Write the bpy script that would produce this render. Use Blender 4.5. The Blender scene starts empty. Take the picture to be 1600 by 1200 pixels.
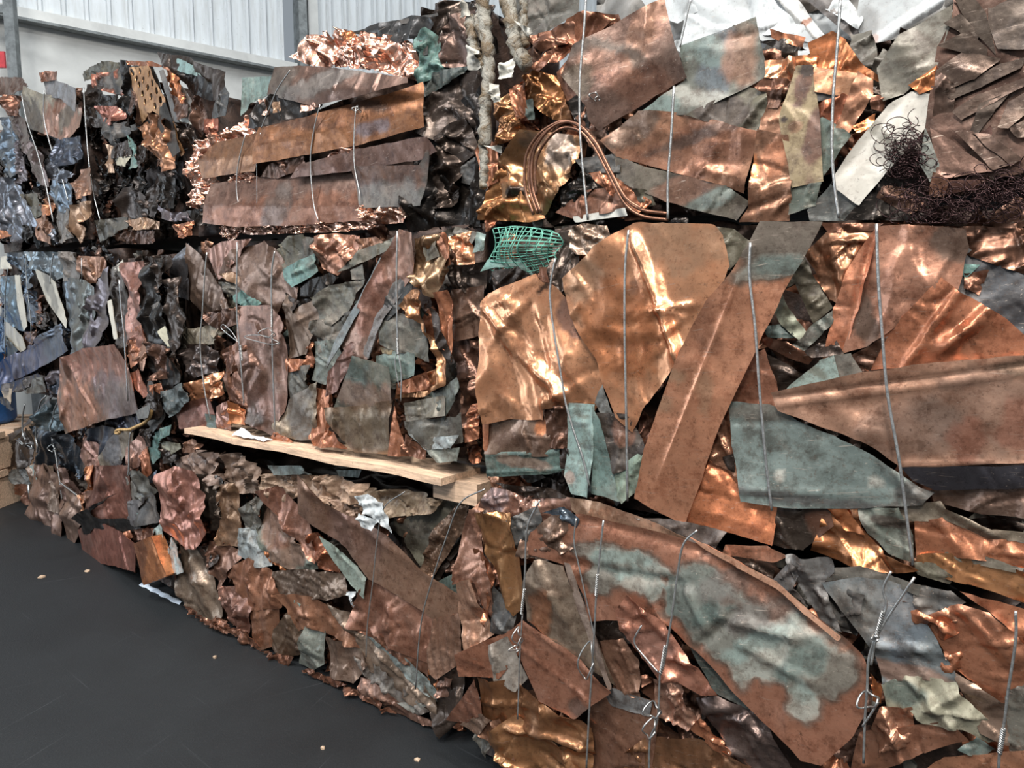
import bpy, bmesh, math, random
import numpy as np
from mathutils import Vector, Matrix
from mathutils.geometry import delaunay_2d_cdt

# ------------------------------------------------------------------ camera, world, lights, exposure
scene = bpy.context.scene
COL = scene.collection
F_PX, CX, CY, EYE = 1150.0, 800.0, 600.0, 1.65
PITCH = math.atan(130.0 / F_PX)
cam_d = bpy.data.cameras.new('camera'); cam = bpy.data.objects.new('camera', cam_d); COL.objects.link(cam)
cam_d.sensor_fit = 'HORIZONTAL'; cam_d.sensor_width = 36.0; cam_d.lens = 36.0 * F_PX / 1600.0
cam_d.clip_start = 0.05; cam_d.clip_end = 100
cam.location = (0, 0, EYE); cam.rotation_euler = (math.pi / 2 - PITCH, 0, 0)
scene.camera = cam

world = bpy.data.worlds.new('world'); scene.world = world; world.use_nodes = True
wb = world.node_tree.nodes['Background']
wb.inputs['Color'].default_value = (0.80, 0.90, 1.0, 1); wb.inputs['Strength'].default_value = 0.29

def area(name, loc, aim, sx, sy, power, colour):
    d = bpy.data.lights.new(name, 'AREA'); d.shape = 'RECTANGLE'; d.size = sx; d.size_y = sy
    d.energy = power; d.color = colour
    o = bpy.data.objects.new(name, d); COL.objects.link(o); o.location = loc
    o.rotation_euler = (Vector(aim) - Vector(loc)).to_track_quat('-Z', 'Y').to_euler()
    return o
# hall lamps: rows of long high-bay fittings over the aisle, two added fills for the rear wall, and daylight from the loading door far to the left
area('hall_or_fill_lamp', (-1.6, -0.6, 6.2), (-1.6, -0.4, 0), 0.5, 2.4, 430, (1.0, 0.97, 0.93))
area('hall_or_fill_lamp', (2.2, -1.2, 6.2), (2.0, -1.0, 0), 0.5, 2.4, 340, (1.0, 0.97, 0.93))
area('hall_or_fill_lamp', (-5.2, 1.2, 6.2), (-5.0, 1.4, 0), 0.5, 2.4, 300, (0.95, 0.97, 1.0))
area('hall_or_fill_lamp', (-1.4, -4.6, 6.2), (-1.4, -4.4, 0), 0.5, 2.4, 620, (1.0, 0.97, 0.93))
area('hall_or_fill_lamp', (-3.0, 5.2, 7.4), (-4.2, 8.0, 3), 0.5, 2.4, 115, (0.94, 0.98, 1.0))  # added fill aimed at the rear wall to brighten it
area('hall_or_fill_lamp', (1.6, 7.6, 7.4), (0.6, 10.0, 3), 0.5, 2.4, 105, (0.94, 0.98, 1.0))  # second wall fill, added to brighten the cladding further right
area('door_daylight', (-12.5, 3.0, 2.4), (-2, 4.5, 1.2), 4.0, 4.4, 300, (0.72, 0.86, 1.0))

scene.view_settings.view_transform = 'Standard'; scene.view_settings.look = 'None'
scene.view_settings.exposure = 0.22; scene.view_settings.gamma = 1.0
scene.view_settings.use_curve_mapping = False

# ------------------------------------------------------------------ helpers
rng = random.Random(7)
CAM = np.array([0.0, 0.0, EYE])
def ray(x, y):
    a, b = (x - CX) / F_PX, (y - CY) / F_PX
    c, s = math.cos(PITCH), math.sin(PITCH)
    return np.array([a, c - b * s, -s - b * c])
def on_floor(x, y, z=0.0):
    r = ray(x, y); t = (z - EYE) / r[2]; return CAM + t * r
def grey(c, f):
    l = .3 * c[0] + .59 * c[1] + .11 * c[2]; return tuple(v + (l - v) * f for v in c)
DULL = {'m': .10, 't': .11, 'd': .32, 's': .34, 'f': .15, 'p': .1, 'k': .2}
GAIN = {'m': 1.0, 't': 1.08, 'd': .80, 's': .74, 'f': 1.0, 'p': .95, 'k': .85}
def lin(c):
    return tuple(((v / 255) / 12.92 if v / 255 <= 0.04045 else ((v / 255 + 0.055) / 1.055) ** 2.4) for v in c)

def mesh_obj(name, verts, faces, mat, parent=None, smooth=True, col=None):
    me = bpy.data.meshes.new(name); me.from_pydata([tuple(v) for v in verts], [], faces)
    if smooth: me.polygons.foreach_set('use_smooth', [True] * len(me.polygons))
    if col is not None:
        at = me.attributes.new('col', 'FLOAT_COLOR', 'POINT')
        arr = np.ones((len(verts), 4), np.float32); arr[:, :3] = col
        at.data.foreach_set('color', arr.ravel())
    me.materials.append(mat); me.update()
    o = bpy.data.objects.new(name, me); COL.objects.link(o)
    if parent: o.parent = parent
    return o
def tag(o, label=None, cat=None, group=None, kind=None):
    if label: o['label'] = label
    if cat: o['category'] = cat
    if group: o['group'] = group
    if kind: o['kind'] = kind
    return o
def empty(name, loc, rz=0.0):
    o = bpy.data.objects.new(name, None); COL.objects.link(o); o.empty_display_size = 0.2
    o.location = loc; o.rotation_euler = (0, 0, rz); return o
def box_vf(x0, x1, y0, y1, z0, z1):
    v = [(x, y, z) for z in (z0, z1) for y in (y0, y1) for x in (x0, x1)]
    return v, [(0, 2, 3, 1), (4, 5, 7, 6), (0, 1, 5, 4), (1, 3, 7, 5), (3, 2, 6, 7), (2, 0, 4, 6)]
def smooth_line(pts, n=6):
    P = [np.array(p, float) for p in pts]
    if len(P) < 3: return P
    P = [2 * P[0] - P[1]] + P + [2 * P[-1] - P[-2]]; out = []
    for i in range(1, len(P) - 2):
        a, b, c, d = P[i - 1:i + 3]
        for k in range(n):
            t = k / n
            out.append(0.5 * (2 * b + (c - a) * t + (2 * a - 5 * b + 4 * c - d) * t * t + (3 * b - a - 3 * c + d) * t ** 3))
    out.append(P[-2]); return out
def tube_vf(pts, r, sides=6, base=0):
    P = [np.array(p, float) for p in pts]; V = []; Fc = []; nrm = None
    for i, p in enumerate(P):
        t = P[min(i + 1, len(P) - 1)] - P[max(i - 1, 0)]; t = t / (np.linalg.norm(t) + 1e-9)
        if nrm is None:
            nrm = np.cross(t, [0.3, 0.5, 0.81])
        nrm = nrm - t * nrm.dot(t); nrm /= np.linalg.norm(nrm) + 1e-9
        bn = np.cross(t, nrm); rr = r[i] if hasattr(r, '__len__') else r
        for k in range(sides):
            a = 2 * math.pi * k / sides
            V.append(p + rr * (math.cos(a) * nrm + math.sin(a) * bn))
    for i in range(len(P) - 1):
        for k in range(sides):
            a = base + i * sides + k; b = base + i * sides + (k + 1) % sides
            Fc.append((a, b, b + sides, a + sides))
    Fc.append(tuple(base + k for k in range(sides))[::-1]); Fc.append(tuple(base + (len(P) - 1) * sides + k for k in range(sides)))
    return V, Fc

# value noise in numpy
_tab = np.random.RandomState(3).rand(256, 256).astype(np.float64)
def vnoise(x, y):
    xi = np.floor(x).astype(int); yi = np.floor(y).astype(int); fx = x - xi; fy = y - yi
    fx = fx * fx * (3 - 2 * fx); fy = fy * fy * (3 - 2 * fy)
    g = lambda a, b: _tab[a & 255, b & 255]
    return (g(xi, yi) * (1 - fx) + g(xi + 1, yi) * fx) * (1 - fy) + (g(xi, yi + 1) * (1 - fx) + g(xi + 1, yi + 1) * fx) * fy
def tri(x):
    return np.abs((x % 1.0) * 2 - 1) * 2 - 1
def crumple(x, y, slope, wl, R):
    """height of dented sheet metal: warped sets of straight creases over a soft bulge"""
    s = R.random() * 200
    wx = x + 0.07 * wl * (vnoise(x * 6 + s, y * 6) - .5); wy = y + 0.07 * wl * (vnoise(x * 6, y * 6 + s) - .5)
    h = np.zeros_like(x)
    for k, l in enumerate((0.30, 0.17, 0.10, 0.055)):
        a = R.random() * math.pi; l = l * wl * R.uniform(.8, 1.25)
        mask = np.clip(vnoise(x * 4 / wl + s + 31 * k, y * 4 / wl + 7 * k) * 2.2 - .55, 0, 1)
        q = (wx * math.cos(a) + wy * math.sin(a)) / l + R.random()
        q = q + 1.1 * (vnoise(q * .45 + s, q * 0 + 3.7 * k) - .5)
        h += slope * l / 4 * tri(q) * mask * (1.0, 1.0, .9, .7)[k]
    h *= .45
    h += slope * 0.10 * wl * (vnoise(x * 6 / wl + s, y * 6 / wl) - .5)
    # sparse sharp creases and dents
    x0, x1, y0, y1 = x.min(), x.max(), y.min(), y.max(); ar = (x1 - x0) * (y1 - y0)
    for k in range(int(min(22, 3 + ar * 120 / max(wl, .3)))):
        cx, cy = R.uniform(x0, x1), R.uniform(y0, y1); a = R.random() * math.pi; L = R.uniform(.09, .30) * (.35 + .65 * wl); ww = min(R.uniform(.007, .026) * (.5 + .5 * wl), L / 7)
        ca, sa = math.cos(a), math.sin(a); al = (x - cx) * ca + (y - cy) * sa; sd = -(x - cx) * sa + (y - cy) * ca + .25 * ww * np.sin(al * 40 + k)
        pf = np.where(sd > 0, np.exp(-sd / ww), np.maximum(0, 1 + sd / (.35 * ww)))
        h += slope * R.choice((-1, 1, 1)) * ww * R.uniform(.7, 1.7) * pf * np.clip(1.5 - 1.5 * np.abs(al) / (L * .5 + 1e-6), 0, 1)
    return h

# ------------------------------------------------------------------ materials
def nt(name):
    m = bpy.data.materials.new(name); m.use_nodes = True
    t = m.node_tree; b = t.nodes['Principled BSDF']; return m, t, b
def N(t, kind, **kw):
    n = t.nodes.new(kind)
    for k, v in kw.items():
        if k in n.inputs: n.inputs[k].default_value = v
        else: setattr(n, k, v)
    return n
def coords(t, rnd=True):
    tc = N(t, 'ShaderNodeTexCoord')
    if not rnd: return tc.outputs['Object']
    oi = N(t, 'ShaderNodeObjectInfo'); mul = N(t, 'ShaderNodeMath', operation='MULTIPLY'); mul.inputs[1].default_value = 37.0
    t.links.new(oi.outputs['Random'], mul.inputs[0])
    ad = N(t, 'ShaderNodeVectorMath', operation='ADD')
    t.links.new(tc.outputs['Object'], ad.inputs[0]); t.links.new(mul.outputs[0], ad.inputs[1]); return ad.outputs[0]
def noise(t, vec, scale, detail=4, rough=.6, dist=0.0):
    n = N(t, 'ShaderNodeTexNoise'); n.inputs['Scale'].default_value = scale; n.inputs['Detail'].default_value = detail
    n.inputs['Roughness'].default_value = rough; n.inputs['Distortion'].default_value = dist
    t.links.new(vec, n.inputs['Vector']); return n.outputs['Fac']
def ramp(t, fac, lo, hi, a=0.0, b=1.0):
    r = N(t, 'ShaderNodeMapRange'); r.inputs['From Min'].default_value = lo; r.inputs['From Max'].default_value = hi
    r.inputs['To Min'].default_value = a; r.inputs['To Max'].default_value = b; t.links.new(fac, r.inputs['Value']); return r.outputs[0]
def mixc(t, fac, a, b, mode='MIX'):
    m = N(t, 'ShaderNodeMix', data_type='RGBA', blend_type=mode)
    if isinstance(fac, float): m.inputs[0].default_value = fac
    else: t.links.new(fac, m.inputs[0])
    for i, v in ((6, a), (7, b)):
        if isinstance(v, tuple): m.inputs[i].default_value = (*v, 1)
        else: t.links.new(v, m.inputs[i])
    return m.outputs[2]

def sheet_material(name, metal, r0, r1, mott, light, bump, bscale, spot=(40, 26, 18), ridge=.6):
    """weathered sheet: colour comes from the 'col' attribute, blotched with tarnish, pale scuffs and dents"""
    m, t, b = nt(name); v = coords(t)
    at = N(t, 'ShaderNodeAttribute', attribute_name='col'); c = at.outputs['Color']
    big = noise(t, v, 5.0, 7, .68, .15); mid = noise(t, v, 15.0, 9, .74, .15); fine = noise(t, v, 85.0, 5, .7, .0)
    f1 = ramp(t, mid, .47, .62, 0.0, mott)
    c = mixc(t, f1, c, mixc(t, 1.0, c, (.40, .33, .30), 'MULTIPLY'))
    f2 = ramp(t, big, .52, .72, 0.0, light)
    c = mixc(t, f2, c, mixc(t, .5, c, lin((176, 160, 146))))
    gr = noise(t, v, 36.0, 8, .75, .0)
    c = mixc(t, ramp(t, gr, .52, .62, 0.0, mott * .65), c, mixc(t, 1.0, c, (.42, .36, .33), 'MULTIPLY'))
    f3 = ramp(t, fine, .57, .70, 0.0, .8)
    c = mixc(t, f3, c, mixc(t, .7, c, lin(spot)))
    streak = N(t, 'ShaderNodeMapping'); streak.inputs['Scale'].default_value = (3, 3, 40); streak.inputs['Rotation'].default_value = (0, 1.1, 0)
    t.links.new(v, streak.inputs['Vector'])
    sc = ramp(t, noise(t, streak.outputs[0], 5.0, 3, .6), .64, .76, 0.0, .28)
    c = mixc(t, sc, c, lin((190, 170, 155)))
    for rot in ((.4, .2, 0), (1.9, .6, .3)):
        m1 = N(t, 'ShaderNodeMapping'); m1.inputs['Rotation'].default_value = rot; t.links.new(v, m1.inputs['Vector'])
        m2 = N(t, 'ShaderNodeMapping'); m2.inputs['Scale'].default_value = (2, 60, 60); t.links.new(m1.outputs[0], m2.inputs['Vector'])
        c = mixc(t, ramp(t, noise(t, m2.outputs[0], 3.0, 3, .6), .66, .74, 0.0, .32), c, lin((204, 186, 170)))
    t.links.new(c, b.inputs['Base Color'])
    mt = ramp(t, mid, .45, .7, metal, metal * .72); rg = ramp(t, big, .3, .7, r0, r1)
    if name in ('bare_copper', 'tarnished_copper'):            # verdigris and lime stains are not metallic
        sp = N(t, 'ShaderNodeSeparateColor'); t.links.new(at.outputs['Color'], sp.inputs[0])
        dv = N(t, 'ShaderNodeMath', operation='DIVIDE'); t.links.new(sp.outputs[1], dv.inputs[0]); t.links.new(sp.outputs[0], dv.inputs[1])
        pt = ramp(t, dv.outputs[0], .68, .95)
        for key, val, to in (('m', mt, .15), ('r', rg, .6)):
            mx = N(t, 'ShaderNodeMix'); t.links.new(pt, mx.inputs[0]); t.links.new(val, mx.inputs[2]); mx.inputs[3].default_value = to
            if key == 'm': mt = mx.outputs[0]
            else: rg = mx.outputs[0]
    t.links.new(mt, b.inputs['Metallic']); t.links.new(rg, b.inputs['Roughness'])
    bm = N(t, 'ShaderNodeBump'); bm.inputs['Strength'].default_value = bump; bm.inputs['Distance'].default_value = .012
    nb = noise(t, v, bscale, 4, .5, .0)
    rn = N(t, 'ShaderNodeTexNoise'); rn.noise_type = 'RIDGED_MULTIFRACTAL'; rn.normalize = True
    rn.inputs['Scale'].default_value = bscale * .55; rn.inputs['Detail'].default_value = 3; rn.inputs['Roughness'].default_value = .5
    t.links.new(v, rn.inputs['Vector'])
    ad = N(t, 'ShaderNodeMath', operation='MULTIPLY_ADD'); ad.inputs[1].default_value = ridge; t.links.new(rn.outputs['Fac'], ad.inputs[0])
    n3 = N(t, 'ShaderNodeMath', operation='MULTIPLY'); n3.inputs[1].default_value = .30; t.links.new(nb, n3.inputs[0]); t.links.new(n3.outputs[0], ad.inputs[2])
    t.links.new(ad.outputs[0], bm.inputs['Height']); t.links.new(bm.outputs[0], b.inputs['Normal'])
    return m
M = {
 'm': sheet_material('bare_copper', .92, .24, .40, .55, .30, .32, 16, ridge=.7),
 't': sheet_material('tarnished_copper', .78, .26, .46, .80, .35, .50, 22, ridge=.9),
 'd': sheet_material('weathered_patina', .25, .38, .62, .85, .55, .50, 26, (70, 52, 38), ridge=.8),
 's': sheet_material('shiny_metal', .85, .26, .42, .80, .25, .45, 14),
 'f': sheet_material('copper_foil', .95, .22, .34, .30, .20, .70, 60, (150, 70, 45)),
 'p': sheet_material('painted_sheet', .05, .40, .60, .20, .25, .20, 10, (90, 84, 78)),
 'k': sheet_material('dark_sheet', .80, .24, .42, .55, .12, .50, 22, (12, 10, 9), ridge=1.0),  # dark metal and soot tone, also used to paint shaded gaps
}
def plain(name, c, rough=.6, metal=0.0, sc=20.0, var=.35, bump=.2):
    m, t, b = nt(name); v = coords(t, False)
    n1 = noise(t, v, sc, 5, .65, .4)
    t.links.new(mixc(t, ramp(t, n1, .3, .7, 0.0, 1.0), lin(tuple(x * (1 - var) for x in c)), lin(tuple(min(255, x * (1 + var * .6)) for x in c))), b.inputs['Base Color'])
    b.inputs['Roughness'].default_value = rough; b.inputs['Metallic'].default_value = metal
    bm = N(t, 'ShaderNodeBump'); bm.inputs['Strength'].default_value = bump; bm.inputs['Distance'].default_value = .01
    t.links.new(n1, bm.inputs['Height']); t.links.new(bm.outputs[0], b.inputs['Normal']); return m
M['wire'] = plain('galvanised_wire', (170, 170, 168), .35, .85, 60, .2)
M['core'] = plain('compressed_scrap', (62, 46, 38), .55, .45, 14, .5, .8)
M['tube'] = plain('copper_tube', (126, 90, 72), .34, .85, 30, .3)
M['net'] = plain('green_net', (96, 156, 138), .7, 0, 60, .3)
M['dwire'] = plain('dark_wire', (62, 44, 44), .35, .8, 60, .3)

# colour name -> (srgb, material class)
C = {
 'cu': ((226, 156, 112), 'm'), 'cuo': ((206, 124, 76), 'm'), 'cub': ((172, 108, 76), 't'), 'cur': ((158, 94, 72), 't'),
 'cud': ((124, 82, 62), 't'), 'br': ((140, 98, 74), 't'), 'gold': ((190, 138, 94), 'm'), 'dbr': ((92, 64, 50), 't'),
 'pur': ((132, 98, 86), 't'), 'pud': ((104, 78, 72), 't'), 'lil': ((150, 128, 132), 's'),
 'gry': ((128, 118, 108), 'd'), 'gro': ((108, 102, 88), 'd'), 'grd': ((84, 82, 78), 'd'), 'oli': ((112, 104, 80), 'd'),
 'ver': ((138, 162, 150), 'd'), 'verl': ((168, 192, 182), 'd'), 'verd': ((96, 118, 108), 'd'), 'teal': ((104, 158, 144), 'd'),
 'blk': ((50, 42, 36), 'k'), 'dk': ((78, 62, 52), 'k'), 'wht': ((178, 183, 184), 'p'), 'cre': ((206, 198, 180), 'p'),
 'blu': ((120, 138, 156), 's'), 'sil': ((158, 160, 172), 's'), 'bld': ((96, 104, 124), 's'), 'pink': ((252, 192, 164), 'f'),  # blu, sil, bld: sheet tones that also hold painted bluish daylight shine
 'och': ((164, 136, 88), 'd'), 'tan': ((172, 134, 104), 't'), 'wgr': ((176, 172, 160), 'p'),
}
# ------------------------------------------------------------------ bales: a front plane, parts traced on it at their own depth
def view(x0, y0, s):
    return lambda pts: [(x0 + p[0] / s, y0 + p[1] / s) for p in pts]
def P(txt):
    return [tuple(float(a) for a in w.split(',')) for w in txt.split()]
FA, FB, FC = on_floor(290, 950), on_floor(700, 1140), on_floor(40, 790)
PLANES = {'near': (FB, FB - FA), 'far': (FA, FA - FC)}

NR = np.random.RandomState(5)
class Bale:
    def __init__(s, name, label, plane, xl, xr, z0, z1, off=0.0, depth=0.9, seed=1, core='core', step=None):
        p, d = PLANES[plane]; d = np.array([d[0], d[1], 0.0]); d /= np.linalg.norm(d)
        s.u = d; s.n = np.array([d[1], -d[0], 0.0])
        if s.n[1] > 0: s.n = -s.n
        s.p = np.array([p[0], p[1], 0.0]) + s.n * off
        ul, ur = (s._hit(x, 470, 0)[0] for x in (xl, xr))
        s.O = s.p + s.u * ul; s.O[2] = z0; s.L = ur - ul; s.H = z1 - z0; s.D = depth
        s.p = s.O.copy()
        s.R = random.Random(seed); s.i = 0; s.polys = []; s.V = view(0, 0, 1); s.step = step or 0.0013; s.base = 0.0
        s.e = empty(name, s.O, math.atan2(d[1], d[0])); tag(s.e, label, 'scrap bale', 'bales of scrap copper stacked in three tiers')
        s.fill = []
    def _hit(s, x, y, d):
        r = ray(x, y); t = (d + s.n.dot(s.p - CAM)) / s.n.dot(r); q = CAM + t * r - s.p
        return q.dot(s.u), q[2], t
    def uv(s, pts, d):
        return np.array([s._hit(x, y, d)[:2] for x, y in pts])
    def core(s, m='core', inset=.085, col=None, top=0.03, left=0.0, right=0.0):
        n = 22; bm = bmesh.new(); V = []; Fc = []
        x0, x1, y0, y1, z0, z1 = .03, s.L - .03, inset, s.D, .012, s.H - top
        def face(o, a, b, na, nb, nrm):
            base = len(V)
            for j in range(nb + 1):
                for i in range(na + 1):
                    q = np.array(o) + np.array(a) * i / na + np.array(b) * j / nb
                    V.append((q, nrm, i in (0, na) or j in (0, nb)))
            for j in range(nb):
                for i in range(na):
                    k = base + j * (na + 1) + i; Fc.append((k, k + 1, k + na + 2, k + na + 1))
        nx = 60
        face((x0, y0, z0), (x1 - x0, 0, 0), (0, 0, z1 - z0), nx, 34, (0, -1, 0))
        face((x1, y0, z0), (0, y1 - y0, 0), (0, 0, z1 - z0), 26, 34, (1, 0, 0))
        face((x0, y1, z0), (0, y0 - y1, 0), (0, 0, z1 - z0), 26, 34, (-1, 0, 0))
        face((x1, y1, z0), (x0 - x1, 0, 0), (0, 0, z1 - z0), 20, 12, (0, 1, 0))
        face((x0, y0, z1), (x1 - x0, 0, 0), (0, y1 - y0, 0), nx, 26, (0, 0, 1))
        face((x0, y1, z0), (x1 - x0, 0, 0), (0, y0 - y1, 0), 12, 12, (0, 0, -1))
        A = np.array([v[0] for v in V]); Nn = np.array([v[1] for v in V]); bd = np.array([v[2] for v in V])
        h = crumple(A[:, 0] + A[:, 1] * 1.3, A[:, 2] + A[:, 1] * .7, .9, .8, s.R) - .012
        h[bd] = 0; h = np.minimum(h, .02); h[Nn[:, 2] < 0] = 0
        A = A + Nn * h[:, None]
        fx = A[:, 0] / s.L; A[:, 2] *= 1 - (left * (1 - fx) + right * fx) / s.H
        o = mesh_obj('compressed_core', A, Fc, M[m], s.e, True, None if col is None else lin(col))
        bmm = bmesh.new(); bmm.from_mesh(o.data); bmesh.ops.remove_doubles(bmm, verts=bmm.verts, dist=.0005)
        bmesh.ops.recalc_face_normals(bmm, faces=bmm.faces); bmm.to_mesh(o.data); bmm.free()
    # a traced piece
    def S(s, colour, txt, c=.16, z=0.0, t=None, b=(), r=(), st=(), wl=1.0, pl=None, name=None, holes=(), cls=None, res=1.0, label=None, hang=0.0, rgb=None, grow=2.5, dn=()):
        pts = s.V(P(txt) if isinstance(txt, str) else txt); s.i += 1
        d = s.base + s.i * s.step + z
        cc = np.mean(pts, 0); pts = [tuple(np.array(q) + (np.array(q) - cc) / (np.linalg.norm(np.array(q) - cc) + 1e-6) * grow) for q in pts]
        poly = s.uv(pts, d)
        s.polys.append(np.array(pts))
        tf = lambda q: s.uv(s.V(q), d)
        B = [(*tf([(x1, y1), (x2, y2)]), k) for x1, y1, x2, y2, k in b]
        Rr = [(*tf([(q[0], q[1]), (q[2], q[3])]), *q[4:]) for q in r]
        mpp = s._hit(*pts[0], d)[2] / F_PX            # metres per photo pixel at this depth
        sx = abs(np.subtract(*tf([(1, 0), (0, 0)]))[0]); 
        ST = [(tf([(q[0], q[1])])[0], q[2] * sx, q[3] * sx, math.radians(q[4]), q[5], q[6] if len(q) > 6 else 1.0) for q in st]
        HO = [(tf([(hx, hy)])[0], hr * sx) for hx, hy, hr in holes]
        DN = [(tf([(q[0], q[1])])[0], q[2] * sx, q[3], q[4]) for q in dn]
        return s.sheet(poly, d, colour, c, t, B, Rr, ST, wl, pl, name, HO, cls, res, label, hang, rgb, DN)
    def sheet(s, poly, d, colour, c=.16, t=None, B=(), Rr=(), ST=(), wl=1.0, pl=None, name=None, HO=(), cls=None, res=1.0, label=None, hang=0.0, rgb=None, DN=(), under=False):
        R = s.R; base, k = C[colour]; base = rgb or base; k = cls or k; base = tuple(q_ * GAIN[k] for q_ in grey(base, DULL[k]))
        if k == 't': base = (base[0], base[1], min(base[2], base[1] * .86))
        area_ = 0.5 * abs(np.dot(poly[:, 0], np.roll(poly[:, 1], 1)) - np.dot(poly[:, 1], np.roll(poly[:, 0], 1)))
        h = min(max(math.sqrt(area_) / 26, .0055), .0125) / res
        # torn outline: resample with small jitter
        n = len(poly); out = []
        for i in range(n):
            a, e = poly[i], poly[(i + 1) % n]; L = np.linalg.norm(e - a); m = max(1, int(L / h))
            pr = np.array([-(e - a)[1], (e - a)[0]]) / (L + 1e-9); q = R.random() * 50
            f = np.arange(m) / m; w = (vnoise(q + f * L * 25, np.full(m, q * 3.1)) - .5) * .0045; w[0] = 0
            out.append(a + np.outer(f, e - a) + np.outer(w, pr))
        out = np.vstack(out)
        lo, hi = out.min(0), out.max(0)
        gx, gy = np.meshgrid(np.arange(lo[0] + h * .5, hi[0], h), np.arange(lo[1] + h * .5, hi[1], h))
        g = np.stack([gx.ravel(), gy.ravel()], 1)
        g += NR.uniform(-.3, .3, g.shape) * h
        if len(g):
            x, y = g[:, :1], g[:, 1:]; x1, y1 = out[:, 0], out[:, 1]; x2, y2 = np.roll(x1, -1), np.roll(y1, -1)
            cond = (y1 > y) != (y2 > y); xx = (x2 - x1) * (y - y1) / np.where(y2 == y1, 1e-9, y2 - y1) + x1
            ins = (cond & (x < xx)).sum(1) % 2 == 1
            dmin = ((x - x1) ** 2 + (y - y1) ** 2).min(1)
            g = g[ins & (dmin > (h * .55) ** 2)]
        extra = []
        for q in list(Rr) + [(p0, p1, 0, 0) for p0, p1, _ in B]:
            p0, p1, _, ww = q; e = p1 - p0; L = np.linalg.norm(e); e = e / L; pr = np.array([-e[1], e[0]]); m = max(2, int(L / (h * .9)))
            for of in ((-ww, 0, ww) if ww else (0,)):
                extra.append(p0 + np.outer(np.linspace(0, 1, m), p1 - p0) + pr * of)
        if extra and len(g):
            ex = np.vstack(extra); x, y = ex[:, :1], ex[:, 1:]; x1, y1 = out[:, 0], out[:, 1]; x2, y2 = np.roll(x1, -1), np.roll(y1, -1)
            cond = (y1 > y) != (y2 > y); xx = (x2 - x1) * (y - y1) / np.where(y2 == y1, 1e-9, y2 - y1) + x1
            ex = ex[((cond & (x < xx)).sum(1) % 2 == 1) & (((x - x1) ** 2 + (y - y1) ** 2).min(1) > (h * .35) ** 2)]
            if len(ex):
                dm = ((g[:, None, :] - ex[None]) ** 2).sum(2).min(1); g = np.vstack([g[dm > (h * .5) ** 2], ex])
        ring = []
        for hc, hr in HO:
            g = g[((g - hc) ** 2).sum(1) > (hr * 1.3) ** 2]
            ring += [hc + hr * np.array([math.cos(a), math.sin(a)]) for a in np.arange(8) * math.pi / 4]
        allp = [Vector((float(q[0]), float(q[1]))) for q in np.vstack([out] + ([g] if len(g) else []) + ([np.array(ring)] if ring else []))]
        no = len(out)
        vv, ed, fc, ov, oe, of = delaunay_2d_cdt(allp, [(i, (i + 1) % no) for i in range(no)], [], 1, 1e-5)
        XY = np.array([(q[0], q[1]) for q in vv])
        if len(XY) < 3 or not fc: return None
        if HO:
            ff = []
            for f in fc:
                cc = XY[list(f)].mean(0)
                if all(((cc - hc) ** 2).sum() > (hr * .93) ** 2 for hc, hr in HO): ff.append(f)
            fc = ff
        x, y = XY[:, 0], XY[:, 1]; cen = poly.mean(0)
        sx, sy = t if t is not None else (R.uniform(-.07, .07), R.uniform(-.07, .07))
        w = sx * (x - cen[0]) + sy * (y - cen[1])
        wl = wl * min(1.0, max(.3, math.sqrt(area_) / .24))
        w = w + crumple(x, y, c * (1.0 if c < .14 else 1.75), wl, R)
        for p0, p1, kk in B:                                    # bend: the side right of the line leans back
            e = p1 - p0; e = e / np.linalg.norm(e); sd = (x - p0[0]) * e[1] - (y - p0[1]) * e[0]
            w = w - kk * np.sqrt(np.maximum(sd, 0) ** 2 + 1e-6)
        for q in Rr:                                            # ridge (or groove, negative) along a segment
            p0, p1, hh, ww = q; e = p1 - p0; L = np.linalg.norm(e); e = e / L
            al = (x - p0[0]) * e[0] + (y - p0[1]) * e[1]; sd = (x - p0[0]) * e[1] - (y - p0[1]) * e[0]
            sd = sd + (vnoise(al * 9, al * 0 + hh * 900) - .5) * .5 * ww
            fall = np.clip(1 + np.minimum(al, L - al) / .05, 0, 1)
            w = w + hh * np.maximum(0, 1 - np.abs(sd) / ww) * fall
        for cp, ra, sl, w2 in DN:                               # a dented patch
            w = w + crumple(x, y, sl, w2, R) * np.clip(1.6 - 1.6 * np.hypot(x - cp[0], y - cp[1]) / ra, 0, 1)
        if pl: 
            a, l, am = pl; a = math.radians(a)
            w = w + am * tri((x * math.cos(a) + y * math.sin(a) + .03 * (vnoise(x * 8, y * 8) - .5)) / l)
        if under: w = w - w.max()
        else:
            w = w - np.median(w); w = np.where(w < 0, w * .6, w)
        bcol = np.array(lin(base)); jit = 1 + R.uniform(-.10, .10)
        colv = np.tile(bcol * jit, (len(XY), 1)); 
        tint = vnoise(x * 9 + R.random() * 90, y * 9)[:, None]
        colv = colv * (0.82 + .36 * tint)
        for cp, ra, rb, an, cn, k_ in ST:
            dx, dy = x - cp[0], y - cp[1]; ca, sa = math.cos(an), math.sin(an)
            q = ((dx * ca + dy * sa) / ra) ** 2 + ((-dx * sa + dy * ca) / rb) ** 2
            q = q + (vnoise(x * 22 + cp[0] * 60, y * 22) - .5) * 1.1 + (vnoise(x * 60, y * 60 + cp[1] * 60) - .5) * .5
            f = np.clip((1.25 - q) / .5, 0, 1)[:, None] * k_
            colv = colv * (1 - f) + np.array(lin(tuple(q_ * GAIN[C[cn][1]] for q_ in grey(C[cn][0], DULL[C[cn][1]])))) * f
        # verts: front skin, then a short turned-back edge so that the sheet has thickness
        nv = len(XY); V = np.stack([x, -(d + w), y], 1)
        T = np.array([f[:3] for f in fc], np.int64)
        # orientation: front must face -Y
        f0 = T[0]
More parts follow.
